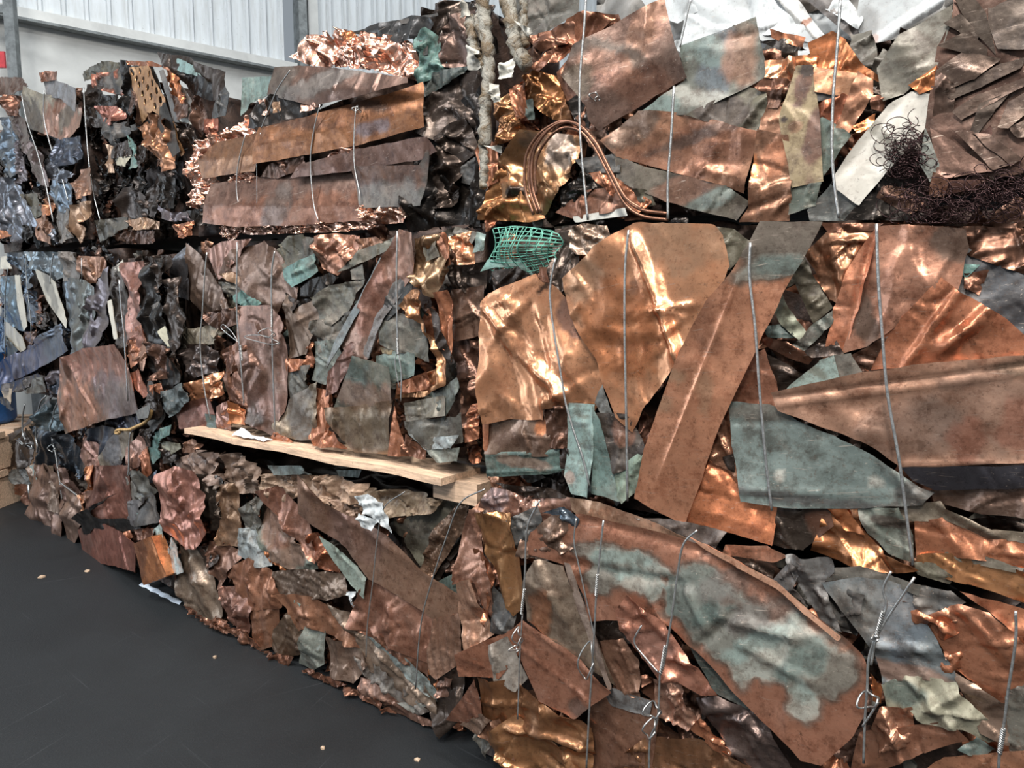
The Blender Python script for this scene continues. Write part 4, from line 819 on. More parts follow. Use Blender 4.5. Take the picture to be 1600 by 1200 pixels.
# green netting stuffed into the top left corner
b.V = R7
V_, F_ = [], []
def netpt(s, t, lay):
    x = 72 + 240 * s + 12 * math.sin(6 * t + lay); y = 62 + 18 * s + t * (150 - 50 * s) + 40 * math.sin(math.pi * s) * (t - .4)
    u_, v_, _ = b._hit(*R7([(x, y)])[0], .03); return (u_, -(.0 + .07 * math.sin(math.pi * s) * math.sin(math.pi * min(1, t + .1)) - .035 * lay + .006 * math.sin(20 * s + 9 * t)), v_)
for lay in (0, 1):
    for k in range(10 + lay):
        for mode in (0, 1):
            pts = [netpt(k / (9 + lay), j / 16, lay) if mode else netpt(j / 16, k / (9 + lay), lay) for j in range(17)]
            v, f = tube_vf(pts, .0019, 4, len(V_)); V_ += v; F_ += f
o = mesh_obj('netting', V_, F_, M['net'], b.e); o['kind'] = 'stuff'; o['label'] = 'green plastic netting'
# ------------------------------------------------------------------ bottom tier
b = Bale('scrap_bale', 'bottom-tier dark bale at the far left with loose wire loops', 'far', 42, 116, .0, .90, .02, .8, 31)
b.V = T6
b.S('dk', '150,680 270,540 285,880 190,900 100,850', .5); b.S('gry', '130,930 240,910 295,1050 200,1040', .5, pl=(60, .05, .01), rgb=(112, 112, 106))
b.S('blk', '330,520 480,560 640,600 740,760 780,920 720,1000 600,900 450,870 340,850', .6, cls='s', rgb=(74, 82, 94)); b.S('bld', '380,420 480,260 560,300 600,540 480,560 390,520', .6, rgb=(92, 108, 112))
b.S('br', '290,900 340,850 440,880 520,1000 560,1100 590,1320 440,1250 310,1190', .3, rgb=(126, 102, 96)); b.S('cud', '470,880 640,920 720,1030 770,1170 700,1340 600,1320 560,1050', .3, rgb=(114, 82, 76))
b.S('verl', '285,900 330,890 380,1000 300,1010', .2); b.S('dk', '0,640 200,520 440,230 462,240 392,350 60,700 -20,720', .15, cls='d', rgb=(98, 86, 80)); b.S('cud', '180,1060 260,1080 330,1200 260,1240 180,1150', .4)
b.filler(50, [('dk', 3), ('br', 3), ('cud', 3), ('bld', 2), ('gry', 1)], (.12, .32), (1.5, 3.5), (50, 130), c=.6)
b.core()
b.wire('232,310 212,430 215,580 240,640', .08, .006); b.wire('432,232 380,290 350,420 340,520 335,620 350,700 345,760', .09, .006); b.wire('552,278 510,360 490,470 470,540 495,660 520,770 540,900 570,1100 580,1200', .09, .005); b.loop(285, 700, 32, 22, .1, 30, .004); b.loop(492, 722, 28, 42, .1, 0, .004); b.wire('150,640 210,690', .08, .004); b.wire('172,630 215,680', .08, .004); b.wire('265,1060 280,1200', .08, .008)
b.wire('560,1040 640,1100 720,1160', .1, .005)

b = Bale('scrap_bale', 'bottom-tier reddish brown bale with a soot-black smear and an open copper box end', 'far', 118, 260, .0, .93, .03, .8, 32)
b.V = T7
b.S('dk', '0,560 190,520 330,560 200,800 130,700', .3, rgb=(60, 60, 72)); b.S('dk', '200,470 480,400 560,460 480,560 330,560', .4, rgb=(52, 48, 62)); b.S('pud', '0,630 120,680 180,760 190,930 110,1080 60,1000 -20,800', .3, rgb=(132, 92, 90), r=[(30, 680, 150, 900, .03, .03)])
b.S('verd', '610,740 700,580 850,510 842,602 720,682 700,802 650,862', .3, rgb=(84, 132, 122)); b.S('oli', '730,660 900,680 912,722 840,762 750,732', .3, rgb=(158, 152, 118)); b.S('dk', '720,700 760,740 860,770 850,840 740,860', .4); b.S('br', '930,722 1010,650 1112,690 1050,752 960,755', .4)
b.S('pur', '440,722 510,600 582,722 520,882 470,922', .35, rgb=(142, 102, 96)); b.S('cub', '550,762 602,720 617,932 570,1032 545,982', .3, rgb=(178, 110, 78)); b.S('bld', '590,1010 700,930 690,1010 610,1050', .4)
b.S('dk', '560,560 640,540 620,700 580,690', .3); b.S('grd', '630,320 700,240 760,420 680,560 610,480', .3, rgb=(92, 88, 84))
b.S('pur', '205,792 310,562 470,560 432,702 330,872 260,962 190,932 210,852', .2, rgb=(112, 100, 108), st=[(270, 680, 60, 100, 25, 'bld', .7)])
b.V = T8
b.S('cud', '-40,-140 100,0 200,240 210,540 60,440 -60,330', .3, rgb=(122, 92, 86)); b.S('pur', '100,-60 180,60 330,180 392,332 332,502 300,582 238,542 200,332', .25, rgb=(138, 108, 102)); b.S('cud', '330,180 460,150 520,300 400,330', .3)
b.S('cur', '440,300 560,-60 765,-60 765,352 722,392 540,382', .25, rgb=(132, 88, 80), st=[(650, 330, 60, 60, 0, 'cur', .6)])
b.S('cuo', '395,-40 452,-60 468,185 400,172 425,80', .5); b.S('cu', '335,195 385,200 395,325 370,330', .3)
b.S('gro', '750,-20 900,-20 1005,152 940,192 780,322 738,150', .4, rgb=(104, 98, 84)); b.S('grd', '740,402 760,250 935,198 840,332 820,442', .25, rgb=(112, 106, 106)); b.S('gro', '850,442 1040,402 1032,340 960,150 900,240', .2, rgb=(92, 86, 80)); b.S('teal', '850,345 907,345 890,412', .1)
b.S('cud', '830,480 990,470 1000,540 860,560', .3); b.S('verl', '988,502 1045,418 1062,562 1030,622 990,562', .2); b.S('verl', '1108,722 1125,558 1182,642 1222,832 1160,852 1102,832', .2, rgb=(186, 202, 202), r=[(1130, 600, 1185, 830, .01, .01)])
b.S('dbr', '980,560 1110,640 1100,830 1050,800', .3); b.S('dk', '1050,830 1180,850 1150,900 1060,880', .2)
b.S('cur', '318,480 470,455 560,440 700,500 862,592 857,822 640,772 400,742 368,652', .12, rgb=(146, 90, 74), r=[(700, 520, 790, 800, .01, .02)], st=[(380, 500, 40, 60, 30, 'pur', .6)]); b.S('cub', '725,510 770,495 790,540 750,550', .3)
b.S('blk', '308,380 400,320 500,280 640,190 662,180 560,255 470,335 540,390 700,380 800,440 832,592 800,500 650,492 480,452 440,502 390,512 380,430', .25)
b.S('cub', '845,602 960,545 1067,872 900,938', .12, z=.05, hang=.06, rgb=(184, 116, 72), r=[(965, 560, 1060, 860, -.01, .02)], st=[(880, 650, 25, 60, -10, 'cud', .7)])
b.filler(70, [('dbr', 3), ('cud', 4), ('cur', 3), ('dk', 3), ('gro', 2), ('pur', 2)], (.12, .30), (1.3, 3), (40, 140), c=.5)
b.core()
b.V = T7
b.wire('445,570 430,700 428,900 420,980', .08, .005); 
w = b.wire('640,370 625,430 570,485 500,520 430,548 350,548 310,560 305,580 330,582 345,565', .11, .009, 'curled_strap', 'wire'); w.data.materials[0] = plain('yellow_strap', (176, 142, 92), .6, .1, 40, .25); w['label'] = 'ochre curled strap end'

b = Bale('scrap_bale', 'bottom-tier bale of crumpled brown copper under the wooden board', 'near', 272, 722, .0, .87, .0, .85, 33)
b.V = Q2
b.S('dk', '930,380 1060,300 1240,250 1230,420 1110,640 1000,500', .4, z=-.05); b.S('oli', '940,380 1180,240 1285,250 1180,332 1060,542 1010,482', .35, rgb=(138, 132, 106), st=[(1000, 420, 60, 20, 0, 'blk', .7)], z=-.03)  # dk sheet paints the shade inside the recess
b.S('dbr', '1050,545 1110,400 1235,258 1205,402 1100,572', .3, pl=(40, .012, .005), rgb=(110, 84, 66)); b.S('verd', '1110,602 1190,560 1200,645 1140,630', .3)
for q, cc in (('130,150 200,110 300,115 330,230 250,230 150,185', (150, 118, 100)), ('290,115 420,125 470,210 450,265 380,260 320,230', (156, 122, 98)), ('440,200 530,190 600,270 520,300 450,262', (164, 128, 98)), ('540,200 700,200 850,230 845,295 700,305 600,272', (182, 140, 106)), ('840,250 960,248 1135,290 1100,335 940,352 850,312', (176, 144, 108)), ('240,230 300,240 310,440 290,330', (96, 78, 64)), ('700,290 830,300 830,370 740,350', (160, 120, 92))):
    b.S('tan', q, 1.0, wl=.45, res=1.3, rgb=tuple(min(255, v * 1.3) for v in cc), cls='d')
b.S('ver', '480,162 600,165 642,192 500,197', .3, z=.03, rgb=(150, 166, 158)); b.S('verd', '740,180 820,180 810,205 750,200', .3)
b.S('dk', '205,200 300,210 300,400 250,400', .3, pl=(95, .010, .004), rgb=(92, 80, 70)); b.S('br', '288,240 362,230 372,462 300,452', .35, wl=.6, rgb=(146, 110, 82))
b.S('gro', '370,330 440,275 470,300 440,400 380,395', .5); b.S('cud', '445,260 520,243 602,342 640,422 662,522 560,402', .3, rgb=(140, 94, 74))
b.S('verd', '438,312 480,298 560,422 660,512 672,542 590,562 480,502 432,412', .3, rgb=(134, 144, 126), st=[(500, 380, 40, 40, 0, 'cud', .7), (560, 480, 60, 30, 30, 'cud', .6)]); b.S('ver', '368,402 430,400 492,532 440,537 364,497', .4, wl=.6, rgb=(170, 180, 178))
b.S('cuo', '448,450 522,520 545,555 490,522', .3); b.S('cuo', '618,425 662,418 705,482 745,562 680,542', .5, wl=.6, rgb=(160, 94, 64)); b.S('dk', '720,460 780,470 860,590 800,600', .2)
b.S('br', '150,470 210,480 262,562 282,642 302,722 260,762 200,722 148,622', .5, wl=.6, rgb=(122, 104, 90)); b.S('cud', '255,450 302,450 372,502 322,562 300,622 258,532', .5, wl=.6, rgb=(142, 102, 82)); b.S('dk', '205,470 290,460 290,520 250,560', .3)
b.S('pur', '298,620 402,620 417,692 402,792 328,742', .6, wl=.5, rgb=(136, 96, 90)); b.S('cur', '60,200 130,168 192,190 232,280 267,402 220,467 170,467 83,402 58,280', .4, wl=.7, z=.03, r=[(185, 200, 220, 460, .012, .015)], rgb=(156, 102, 84))
b.S('cub', '310,562 400,513 482,560 512,612 522,692 410,702 360,622', .45, wl=.7, rgb=(162, 108, 80)); b.S('cud', '408,702 512,690 507,832 440,852', .2, rgb=(142, 96, 70)); b.S('dbr', '500,782 560,702 612,782 607,862 540,882 500,842', .3, rgb=(104, 82, 64))
b.S('br', '498,562 600,553 752,570 778,640 700,662 600,652 508,642', .15, pl=(93, .014, .005), rgb=(116, 96, 82), name='sheet_stack'); b.S('teal', '545,650 602,662 592,702 560,690', .2, rgb=(130, 156, 140))
b.S('cub', '518,640 642,658 762,742 825,845 740,822 640,762 590,782 560,702', .3, rgb=(158, 108, 80)); b.S('verd', '620,770 682,790 682,902 640,928 593,902', .25, rgb=(126, 132, 118)); b.S('br', '688,810 802,832 862,902 800,972 720,942', .35, rgb=(132, 106, 90))
b.S('pur', '698,680 800,720 862,802 962,882 1112,1032 1115,1105 960,1012 860,922', .35, wl=.6, rgb=(126, 106, 100), r=[(720, 700, 1100, 1070, .015, .015)]); b.S('gry', '800,880 900,920 1080,1080 1040,1090 880,1000', .4, wl=.5)
b.S('cub', '858,585 1000,665 1107,742 1085,905 1030,882 900,802 788,762 800,690', .35, wl=.8, rgb=(150, 102, 80)); b.S('cud', '830,780 900,800 1085,905 1080,960 980,890', .3)
b.S('verd', '848,800 1000,890 1117,1010 1112,1047 1040,992', .2, rgb=(136, 150, 144)); b.S('pur', '828,960 900,990 1000,1080 1145,1160 1050,1132 930,1082 838,1012', .4, wl=.5); b.S('gry', '968,1050 1082,1055 1020,1087', .2, rgb=(160, 160, 148))
b.S('dk', '1085,950 1200,900 1205,1100 1142,1165 1098,1080', .4, rgb=(84, 68, 58)); b.S('br', '1098,742 1192,720 1195,900 1120,952 1088,882', .3, pl=(8, .03, .006), rgb=(136, 100, 80)); b.S('cuo', '1085,880 1110,900 1115,1000 1080,960', .4); b.S('pur', '1120,960 1170,960 1150,1030 1110,1020', .4)
b.S('verl', '670,430 740,470 847,580 832,657 780,602 720,522', .15, rgb=(168, 188, 168))
b.S('br', '603,200 640,240 700,310 830,370 920,430 1050,560 1180,650 1202,722 1160,742 1100,742 1000,672 860,582 780,472 608,342', .13, wl=1.1, rgb=(144, 108, 86), st=[(690, 370, 110, 45, 30, 'dbr', .6), (820, 430, 60, 40, 0, 'pur', .5)], r=[(640, 250, 1180, 660, .008, .03)])
for q in ('300,760 402,792 442,842 380,822', '165,690 262,742 302,772 200,732', '440,850 562,882 540,922 500,882', '758,990 862,1022 952,1092 860,1052', '640,925 760,985 720,990 610,930', '280,730 330,760 320,790 260,770'):
    b.S('cud', q, .8, wl=.4)
for q in ('810,280 852,273 902,312 934,412 890,372 840,332', '820,345 882,370 862,402 835,390', '775,640 802,640 790,692'):
    b.S('wht', q, .8, wl=.3, z=.03, name='plastic_scrap', label='torn white plastic scrap')
b.filler(230, [('cub', 5), ('cud', 5), ('br', 4), ('dbr', 2), ('gro', 1), ('pur', 1)], (.07, .19), (1.1, 2.6), d=(-.025, .012), c=.9, wl=.5)
b.filler(50, [('cub', 1), ('cud', 5), ('br', 3), ('dbr', 4)], (.06, .14), (1.1, 2.6), rect=(.02, b.L - .02, .02, .16), d=(-.02, .03), c=1.0, wl=.45)
b.core()
b.wire('1290,250 1200,300 1150,420 1090,600 1050,760 1030,1000', .11, .0028); b.wire('990,260 912,320 887,440 870,600 850,760 845,880', .11, .0024)

b = Bale('scrap_bale', 'bottom-tier bale in the right foreground with a verdigris-stained copper panel and twisted wires', 'near', 712, 1660, .0, .96, .13, .85, 34)
b.V = Q3
b.S('tan', '150,140 200,58 370,95 530,100 520,165 400,192 250,172', .4, wl=.7, st=[(200, 100, 60, 40, 0, 'lil', .7)], rgb=(160, 118, 100)); b.S('gro', '800,180 1000,200 1155,240 1110,312 1010,287', .4, wl=.6, rgb=(122, 104, 94)); b.S('dk', '220,40 420,60 520,100 360,95', .3)
b.S('cub', '1165,290 1320,300 1400,340 1350,360 1150,330', .2, rgb=(168, 118, 92)); b.S('dk', '1160,330 1360,370 1340,430 1240,400', .4)
b.S('tan', '528,100 640,118 800,178 1005,258 1012,288 840,242 720,217 560,172 533,152', .2, rgb=(168, 132, 106))
b.V = Q4
b.S('grd', '280,440 345,370 400,380 362,462 412,532 330,472', .4, rgb=(100, 100, 102)); b.S('gro', '330,340 520,350 530,400 480,450 560,640 470,600 380,440', .4, wl=.7, rgb=(108, 104, 100), pl=(20, .06, .012)); b.S('gro', '498,440 530,388 640,378 882,450 872,492 740,442 620,432', .2, rgb=(112, 106, 94)); b.S('grd', '860,460 1000,480 1062,522 900,572 858,522', .5, wl=.6)
b.S('cub', '1048,480 1320,562 1320,745 1262,642 1160,562', .2); b.S('gro', '1228,900 1320,858 1320,1142 1250,1132', .2)
b.S('cub', '888,592 1040,530 1162,562 1262,642 1320,722 1320,962 1220,942 1020,792 930,652', .25, rgb=(172, 112, 82), r=[(1050, 535, 1260, 760, .02, .03), (900, 590, 1060, 545, .015, .02), (1160, 570, 1290, 720, .015, .02)])
b.S('pur', '1018,812 1232,940 1242,1102 1130,1052', .3, rgb=(128, 104, 98)); b.S('verd', '478,450 620,430 742,440 852,490 902,622 1012,792 1032,852 840,832 730,852 700,722 560,562', .2, rgb=(112, 122, 124), st=[(800, 620, 70, 130, -15, 'blu', .5), (600, 560, 90, 90, 0, 'gro', .5), (830, 820, 150, 40, 0, 'br', .5)], r=[(560, 480, 700, 700, .012, .03), (720, 700, 1000, 740, .012, .02)])
b.S('gry', '728,862 840,822 1032,855 1045,902 1232,1092 1150,1102 1050,1042 900,1012 840,962 750,952', .35, rgb=(128, 124, 122), cls='t', st=[(800, 900, 80, 50, 0, 'verd', .8)], r=[(820, 820, 1000, 1020, .02, .02), (900, 960, 1030, 890, .015, .02)])
b.S('cuo', '680,820 720,870 720,930 690,920', .4); b.S('cud', '638,1060 1000,1010 1075,1082 860,1142 720,1215 600,1215', .25, rgb=(146, 98, 74)); b.S('cub', '718,960 842,960 862,1102 740,1142 688,1042', .8, wl=.5, rgb=(150, 104, 80)); b.S('verd', '1040,1120 1110,1080 1180,1120 1120,1160', .3); b.S('cub', '900,1215 980,1158 1320,1128 1320,1215', .15, rgb=(182, 124, 92))
b.V = Q3
b.S('verd', '1008,690 1062,700 1162,832 1292,962 1240,952 1110,882', .2, rgb=(92, 106, 98)); b.S('dk', '620,590 740,600 780,690 640,680', .3); b.S('br', '648,690 740,678 802,762 812,912 700,872 690,822', .3, rgb=(136, 100, 80))
b.S('cub', '868,840 960,838 1032,1002 1000,1042 880,982', .9, wl=.5, rgb=(170, 126, 104)); b.S('br', '1038,920 1132,908 1320,1002 1420,1200 1260,1215 1180,1132 1100,1022', .5, wl=.6, cls='s', rgb=(150, 118, 106)); b.S('cub', '1000,1040 1060,1000 1180,1130 1160,1160', .7, wl=.5)
b.S('cub', '600,1215 850,1070 1000,1088 1180,1150 1262,1215', .6, wl=.7, rgb=(164, 114, 80), cls='m'); b.S('cud', '618,930 690,878 852,930 882,1002 852,1215 598,1215 600,1002', .2, rgb=(128, 90, 70)); b.S('gry', '663,902 700,878 852,930 842,987 700,947', .15, rgb=(136, 134, 132))
b.S('br', '112,150 155,160 150,290 207,440 205,600 140,430 62,442 72,250', .4, rgb=(146, 104, 84)); b.S('cub', '128,310 192,350 207,420 190,612 150,480', .5, cls='m'); b.S('grd', '205,460 300,560 290,640 200,650', .3); b.S('tan', '62,447 130,430 207,652 110,712 72,562', .3, rgb=(172, 128, 102))
b.S('grd', '278,190 380,138 402,190 342,342 310,302', .5); b.S('br', '338,262 440,180 500,168 560,190 532,302 420,352 318,330', .5, wl=.6, rgb=(132, 106, 90), st=[(390, 290, 50, 30, 0, 'dbr', .7)]); b.S('blu', '420,160 500,140 560,185 540,230 500,180', .5, wl=.5)
b.S('gold', '155,158 282,163 312,332 335,542 290,578 240,482 190,332', .35, rgb=(188, 132, 86), r=[(170, 170, 270, 560, .012, .02)])
b.V = Q4
b.S('br', '-740,330 -720,250 -580,190 -510,172 -350,212 -230,238 -70,278 0,303 150,378 285,448 425,558 565,658 645,738 668,800 662,952 602,1062 482,1168 400,1152 340,1082 230,982 100,852 0,742 -70,682 -170,592 -200,602 -470,602 -490,502 -560,382', .13, wl=1.3, rgb=(172, 116, 90), z=.01, res=1.2,
    st=[(-400, 330, 240, 45, 6, 'verd', .8), (-330, 370, 190, 60, 5, 'ver', .85), (-430, 440, 110, 70, 0, 'verd', .85), (-250, 450, 130, 60, 0, 'ver', .8), (-60, 500, 180, 120, 20, 'verd', .95), (80, 470, 150, 70, 20, 'gry', .7), (110, 630, 200, 110, 30, 'verd', .9), (260, 590, 170, 90, 35, 'gry', .75), (320, 730, 230, 110, 38, 'ver', .85), (460, 810, 150, 110, 40, 'verd', .85), (420, 930, 70, 70, 0, 'ver', .8)],
    r=[(-500, 195, 0, 325, -.012, .02), (0, 325, 600, 720, -.012, .025), (-560, 372, -80, 450, -.018, .022), (-60, 470, 0, 600, .018, .02), (0, 680, 110, 580, -.016, .018), (100, 590, 360, 650, .016, .025), (360, 640, 350, 1050, .010, .012), (180, 700, 420, 820, .01, .02), (-240, 480, -180, 580, .01, .02)])
b.S('cub', '-70,262 0,292 150,368 290,440 430,552 560,652 548,668 420,572 280,462 140,390 0,312', .1, z=.022, rgb=(214, 158, 126), name='folded_edge')
b.V = Q3
b.S('gry', '500,368 520,372 625,660 692,870 680,878 560,570', .06, z=.02, rgb=(150, 122, 104)); b.S('br', '368,392 400,348 502,378 612,652 692,872 560,762 350,602 338,462', .16, wl=1.2, z=.01, rgb=(128, 110, 94), st=[(400, 560, 40, 70, -15, 'cuo', .5)], r=[(400, 360, 600, 780, .01, .03)])
b.S('cur', '713,560 760,498 800,530 900,622 1012,772 1115,905 1040,902 960,842 900,832 800,702 738,642', .3, wl=.8, z=.03, rgb=(160, 104, 82), r=[(790, 510, 1010, 800, .015, .02)], st=[(830, 720, 70, 50, 40, 'pur', .6)])
b.S('cur', '328,600 560,762 694,882 540,992 400,922 328,762', .12, z=.01, rgb=(158, 106, 82), r=[(330, 610, 690, 870, .006, .015), (330, 720, 600, 920, .006, .015)], st=[(560, 960, 40, 25, 0, 'gry', .6)]); b.S('gry', '198,702 270,668 342,832 300,882 220,842', .3, rgb=(150, 136, 120)); b.S('cub', '68,732 280,640 330,600 322,722 230,832 80,822', .2, rgb=(166, 110, 84))
b.S('gold', '138,840 300,850 400,930 540,1000 602,1042 612,1152 400,1062 160,992', .4, rgb=(172, 116, 76), r=[(150, 935, 330, 950, .012, .015), (300, 1020, 600, 1130, .02, .02), (520, 1000, 560, 1050, .012, .015), (640, 1020, 720, 1100, .012, .015)]); b.S('gold', '180,1062 300,990 420,1080 602,1152 612,1215 300,1215 230,1132', .45, rgb=(176, 122, 80), r=[(300, 1040, 590, 1140, .02, .02)])
b.S('cud', '22,1002 140,838 162,982 100,1012', .2, rgb=(142, 96, 76)); b.S('pur', '78,1022 160,980 202,1000 150,1060', .3, rgb=(132, 106, 108)); b.S('br', '120,1040 240,1000 302,1162 220,1112 160,1075', .3)
b.filler(150, [('cub', 4), ('cud', 4), ('br', 3), ('dbr', 3), ('gro', 2), ('grd', 1), ('dk', 2), ('pur', 1)], (.08, .22), (1.2, 3), c=.7)
b.filler(40, [('cub', 4), ('br', 3), ('gro', 2), ('grd', 2), ('dk', 2)], (.08, .18), (1.2, 3), rect=(.1, b.L - .1, b.H - .16, b.H - .02), d=(-.02, .05), c=.8)
b.core(top=.02)
b.wire('400,108 350,220 340,400 330,560', .17, .0032); b.wire('330,570 320,720 315,850 310,1000', .17, .0024); b.wire('548,182 540,280 560,380 600,560 622,660', .17, .0022); b.wire('660,190 642,360 630,500 622,660 610,840 600,1000 590,1200', .175, .003); b.wire('1042,230 985,290 960,420 935,600 905,780 890,820 880,1000 850,1080 845,1215', .18, .003)
b.wire('815,618 785,685 830,750 885,812', .19, .0026); b.loop(592, 765, 28, 78, .18, 8, .0024); b.loop(860, 965, 32, 32, .19, 0, .0026); b.loop(850, 1040, 24, 40, .19, 20, .0026); b.loop(310, 665, 14, 38, .18, 0, .0022); b.loop(300, 715, 18, 10, .18, 0, .0022)
b.twist(338, 470, 326, 575, .175); b.twist(636, 410, 630, 500, .18); b.twist(912, 700, 893, 815, .185)
b.V = Q4
b.wire('762,398 730,470 742,540 700,660 670,760 665,870 655,1010 650,1180', .18, .003); b.wire('858,422 740,600 700,680 680,780', .18, .003); b.loop(668, 925, 42, 34, .19, -20, .0026); b.wire('710,930 680,980 645,1030', .19, .0026); b.twist(730, 560, 700, 670, .185); b.loop(700, 665, 12, 14, .19, 0, .0024)
b.wire('1270,560 1270,680 1240,880 1225,1000 1205,1130 1200,1215', .18, .003); b.twist(1220, 1040, 1204, 1140, .185)
# ------------------------------------------------------------------ loose things
near = PLANES['near']; du = np.array([*(near[1][:2]), 0]); du /= np.linalg.norm(du); dn = np.array([du[1], -du[0], 0])
# wooden board and block between the two middle bales
mwood = None
def wood(name, c):
    m, t, bs = nt(name); v = coords(t)
    mp = N(t, 'ShaderNodeMapping'); mp.inputs['Scale'].default_value = (3, 26, 26); t.links.new(v, mp.inputs['Vector'])
    n1 = noise(t, mp.outputs[0], 3, 6, .65, .6); n2 = noise(t, v, 60, 4, .6)
    cc = mixc(t, ramp(t, n1, .35, .7), lin(c), lin(tuple(x * .68 for x in c))); cc = mixc(t, ramp(t, n2, .6, .75, 0, .5), cc, lin((110, 84, 62)))
    t.links.new(cc, bs.inputs['Base Color']); bs.inputs['Roughness'].default_value = .7; return m
mwood = wood('weathered_pine', (222, 188, 158))
def board_pt(x, y, off, z):
    r = ray(x, y); p = near[0] + dn * off; t = dn.dot(p - CAM) / dn.dot(r); q = CAM + t * r; return (q - near[0]).dot(du)
pe = empty('wooden_pallet', (near[0][0], near[0][1], .93), math.atan2(du[1], du[0])); tag(pe, 'pale wooden board on blocks under the middle brown bale', 'pallet')
OFF = .13
ul, ur = board_pt(288, 674, OFF, 0), board_pt(688, 735, OFF, 0)
z1 = 1.035 - .93
def board(name, x0, x1, y0, y1, zz0, zz1, dz=0.0, n=24):
    V = []; Fc = []
    for i in range(n + 1):
        x = x0 + (x1 - x0) * i / n; sag = dz * i / n + .004 * math.sin(i * .7); w = .003 * math.sin(i * 1.9)
        V += [(x, y0 + w, zz0 + sag), (x, y1, zz0 + sag), (x, y1, zz1 + sag), (x, y0 + w, zz1 + sag)]
        if i:
            k = 4 * (i - 1); Fc += [(k + a, k + (a + 1) % 4, k + 4 + (a + 1) % 4, k + 4 + a) for a in range(4)]
    Fc += [(3, 2, 1, 0), (4 * n, 4 * n + 1, 4 * n + 2, 4 * n + 3)]
    return mesh_obj(name, V, Fc, mwood, pe, False)
board('deck_board', ul, ur, -OFF, -OFF + .22, z1 - .026, z1, .0)
board('deck_board', ul + .03, ur + .05, .2, .34, z1 - .026, z1)
board('deck_board', ul + .03, ur + .05, .5, .64, z1 - .026, z1)
for x, y in ((ur - .06, -.05), ((ul + ur) / 2 - .1, .22), (ul + .12, .22)):
    v, f = box_vf(x - .05, x + .16, y, y + .17, 0, z1 - .027); mesh_obj('block', v, f, mwood, pe, False)
# crumpled white paper lying on the board
bx = [q for q in COL.objects if q.get('label', '').startswith('middle-tier bale of mixed brown')][0]
pts = R6(P('330,918 352,925 390,968 478,985 400,992 352,972'))
Vp, Fp = [], []
for j in range(5):
    for i in range(13):
        u_ = board_pt(*R6([(332 + 146 * i / 12, 925 + 60 * i / 12)])[0], .10, 0)
        Vp.append((u_, -.115 + .012 * j + .006 * math.sin(i), z1 + .004 + .006 * abs(math.sin(i * 1.3 + j)) + .026 * max(0, 1 - i / 5) * (j / 4)))
for j in range(4):
    for i in range(12): k = j * 13 + i; Fp.append((k, k + 1, k + 14, k + 13))
pw = mesh_obj('paper_scrap', [(Vector(v)) for v in Vp], Fp, plain('white_paper', (226, 228, 232), .7, 0, 30, .08)); pw.matrix_world = pe.matrix_basis.copy(); pw.location = pe.location; pw.rotation_euler = pe.rotation_euler
tag(pw, 'crumpled white paper scrap lying on the wooden board', 'paper')

# tangle of fine dark wire hanging out of the top right bale
b = top_right; b.V = R4; Rt = random.Random(5); V_, F_ = [], []
for k in range(400):
    if k < 170: cx_, cy_, sp = Rt.gauss(860, 50), Rt.gauss(790, 65), 62
    else: cx_, cy_, sp = Rt.uniform(840, 1470), Rt.gauss(1010 if 1 else 0, 60) - .0 , 95
    if k >= 170: cy_ = Rt.gauss(1040 - .12 * (cx_ - 900), 55)
    a = Rt.random() * 6.28; da = Rt.choice((-1, 1)) * Rt.uniform(.25, .75); rr = Rt.uniform(.3, 1) * sp * .45; q = []
    x, y, dd = cx_, min(cy_, 1110), Rt.uniform(.05, .12)
    for i in range(Rt.randint(7, 15)):
        x += rr * math.cos(a) * .8; y += rr * math.sin(a) * .6; a += da * Rt.uniform(.5, 1.5); y = min(y, 1130); dd += Rt.uniform(-.008, .008)
        w = b._hit(*R4([(x, y)])[0], dd); q.append(b.O + b.u * w[0] + b.n * dd + np.array([0, 0, w[1]]))
    v, f = tube_vf(smooth_line(q, 3), .0011, 3, len(V_)); V_ += v; F_ += f
o = mesh_obj('wire_tangle', V_, F_, M['dwire']); tag(o, 'tangle of fine dark wire hanging from the top right bale', 'wire', kind='stuff')

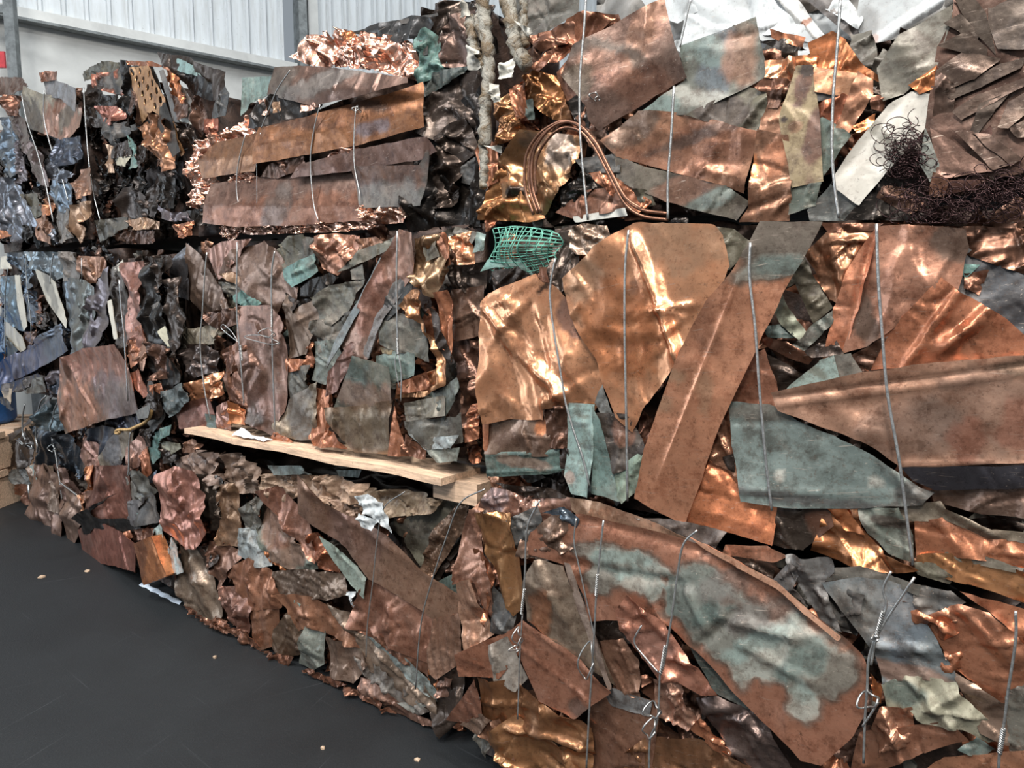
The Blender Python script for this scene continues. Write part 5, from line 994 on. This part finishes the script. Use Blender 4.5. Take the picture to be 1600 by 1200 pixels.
# floor litter
mpl = plain('pale_plastic', (196, 208, 222), .5, 0, 30, .15)
A_, B_ = on_floor(222, 913), on_floor(284, 944)
e = B_ - A_; L = np.linalg.norm(e[:2]); V, Fc = [], []
for i in range(13):
    w = .018 * (1 + .3 * math.sin(i * 2)); x = L * i / 12
    V += [(x, -w, .002), (x, 0, .012 + .004 * math.sin(i * 1.7)), (x, w, .002)]
    if i: k = 3 * (i - 1); Fc += [(k, k + 3, k + 4, k + 1), (k + 1, k + 4, k + 5, k + 2)]
o = mesh_obj('plastic_strip', V, Fc, mpl); o.location = A_; o.rotation_euler = (0, 0, math.atan2(e[1], e[0])); tag(o, 'pale blue plastic strip lying on the dark floor beside the reddish bale', 'plastic strip')
mch = plain('copper_chip', (176, 152, 128), .6, .1, 30, .2)
for x, y, s_, lab in ((65, 902, .03, 'small tan scrap chip alone on the floor at the left'), (137, 893, .022, 'small pale chip on the floor nearest the reddish bale'), (505, 1170, .010, 'tiny pale chip on the floor near the bottom edge'), (336, 1028, .012, 'tiny pale chip on the floor beside the crumpled brown bale'), (652, 1188, .016, 'thin curled chip on the floor close to the right foreground bale')):
    p = on_floor(x, y); Rc = random.Random(x); n = 6
    V = [(s_ * Rc.uniform(.6, 1.1) * math.cos(2 * math.pi * k / n), s_ * Rc.uniform(.4, .8) * math.sin(2 * math.pi * k / n), .002 + Rc.uniform(0, .008)) for k in range(n)] + [(0, 0, .012)]
    V += [(v[0], v[1], .0) for v in V[:n]]
    o = mesh_obj('scrap_chip', V, [(k, (k + 1) % n, n) for k in range(n)] + [(k, n + 1 + k, n + 1 + (k + 1) % n, (k + 1) % n) for k in range(n)] + [tuple(n + 1 + k for k in range(n))[::-1]], mch, None, False); o.location = p; tag(o, lab, 'scrap chip', 'chips on the floor')
# blue drum and stacked pallets beyond the far left end
q = on_floor(-40, 775); mb = plain('blue_plastic', (36, 96, 160), .45, 0, 10, .2)
dr = empty('plastic_drum', (q[0], q[1] + .1, .62)); tag(dr, 'blue plastic drum on the pallets at the far left edge', 'drum')
prof = [(.0, 0), (.27, 0), (.29, .03), (.29, .28), (.305, .30), (.29, .32), (.29, .58), (.305, .60), (.29, .62), (.28, .86), (.22, .9), (0, .9)]; n = 24
V = [(r * math.cos(2 * math.pi * k / n), r * math.sin(2 * math.pi * k / n), z) for r, z in prof for k in range(n)]
mesh_obj('drum_body', V, [(j * n + k, j * n + (k + 1) % n, (j + 1) * n + (k + 1) % n, (j + 1) * n + k) for j in range(len(prof) - 1) for k in range(n)], mb, dr)
v, f = tube_vf([(.12, 0, .9), (.12, 0, .935)], .04, 12); mesh_obj('bung', v, f, mb, dr)
for z0, lab in ((0, 'lower wooden pallet under the blue drum'), (.31, 'upper wooden pallet directly under the blue drum')):
    pl_ = empty('wooden_pallet', (q[0], q[1] + .1, z0)); tag(pl_, lab, 'pallet', 'pallets under the blue drum')
    for i in range(5):
        v, f = box_vf(-.5, .5, -.5 + i * .22, -.5 + i * .22 + .12, .25, .30); mesh_obj('deck_board', v, f, mwood, pl_, False)
    for i in range(3):
        v, f = box_vf(-.5 + i * .42, -.5 + i * .42 + .14, -.5, .5, .0, .249); mesh_obj('stringer', v, f, mwood, pl_, False)
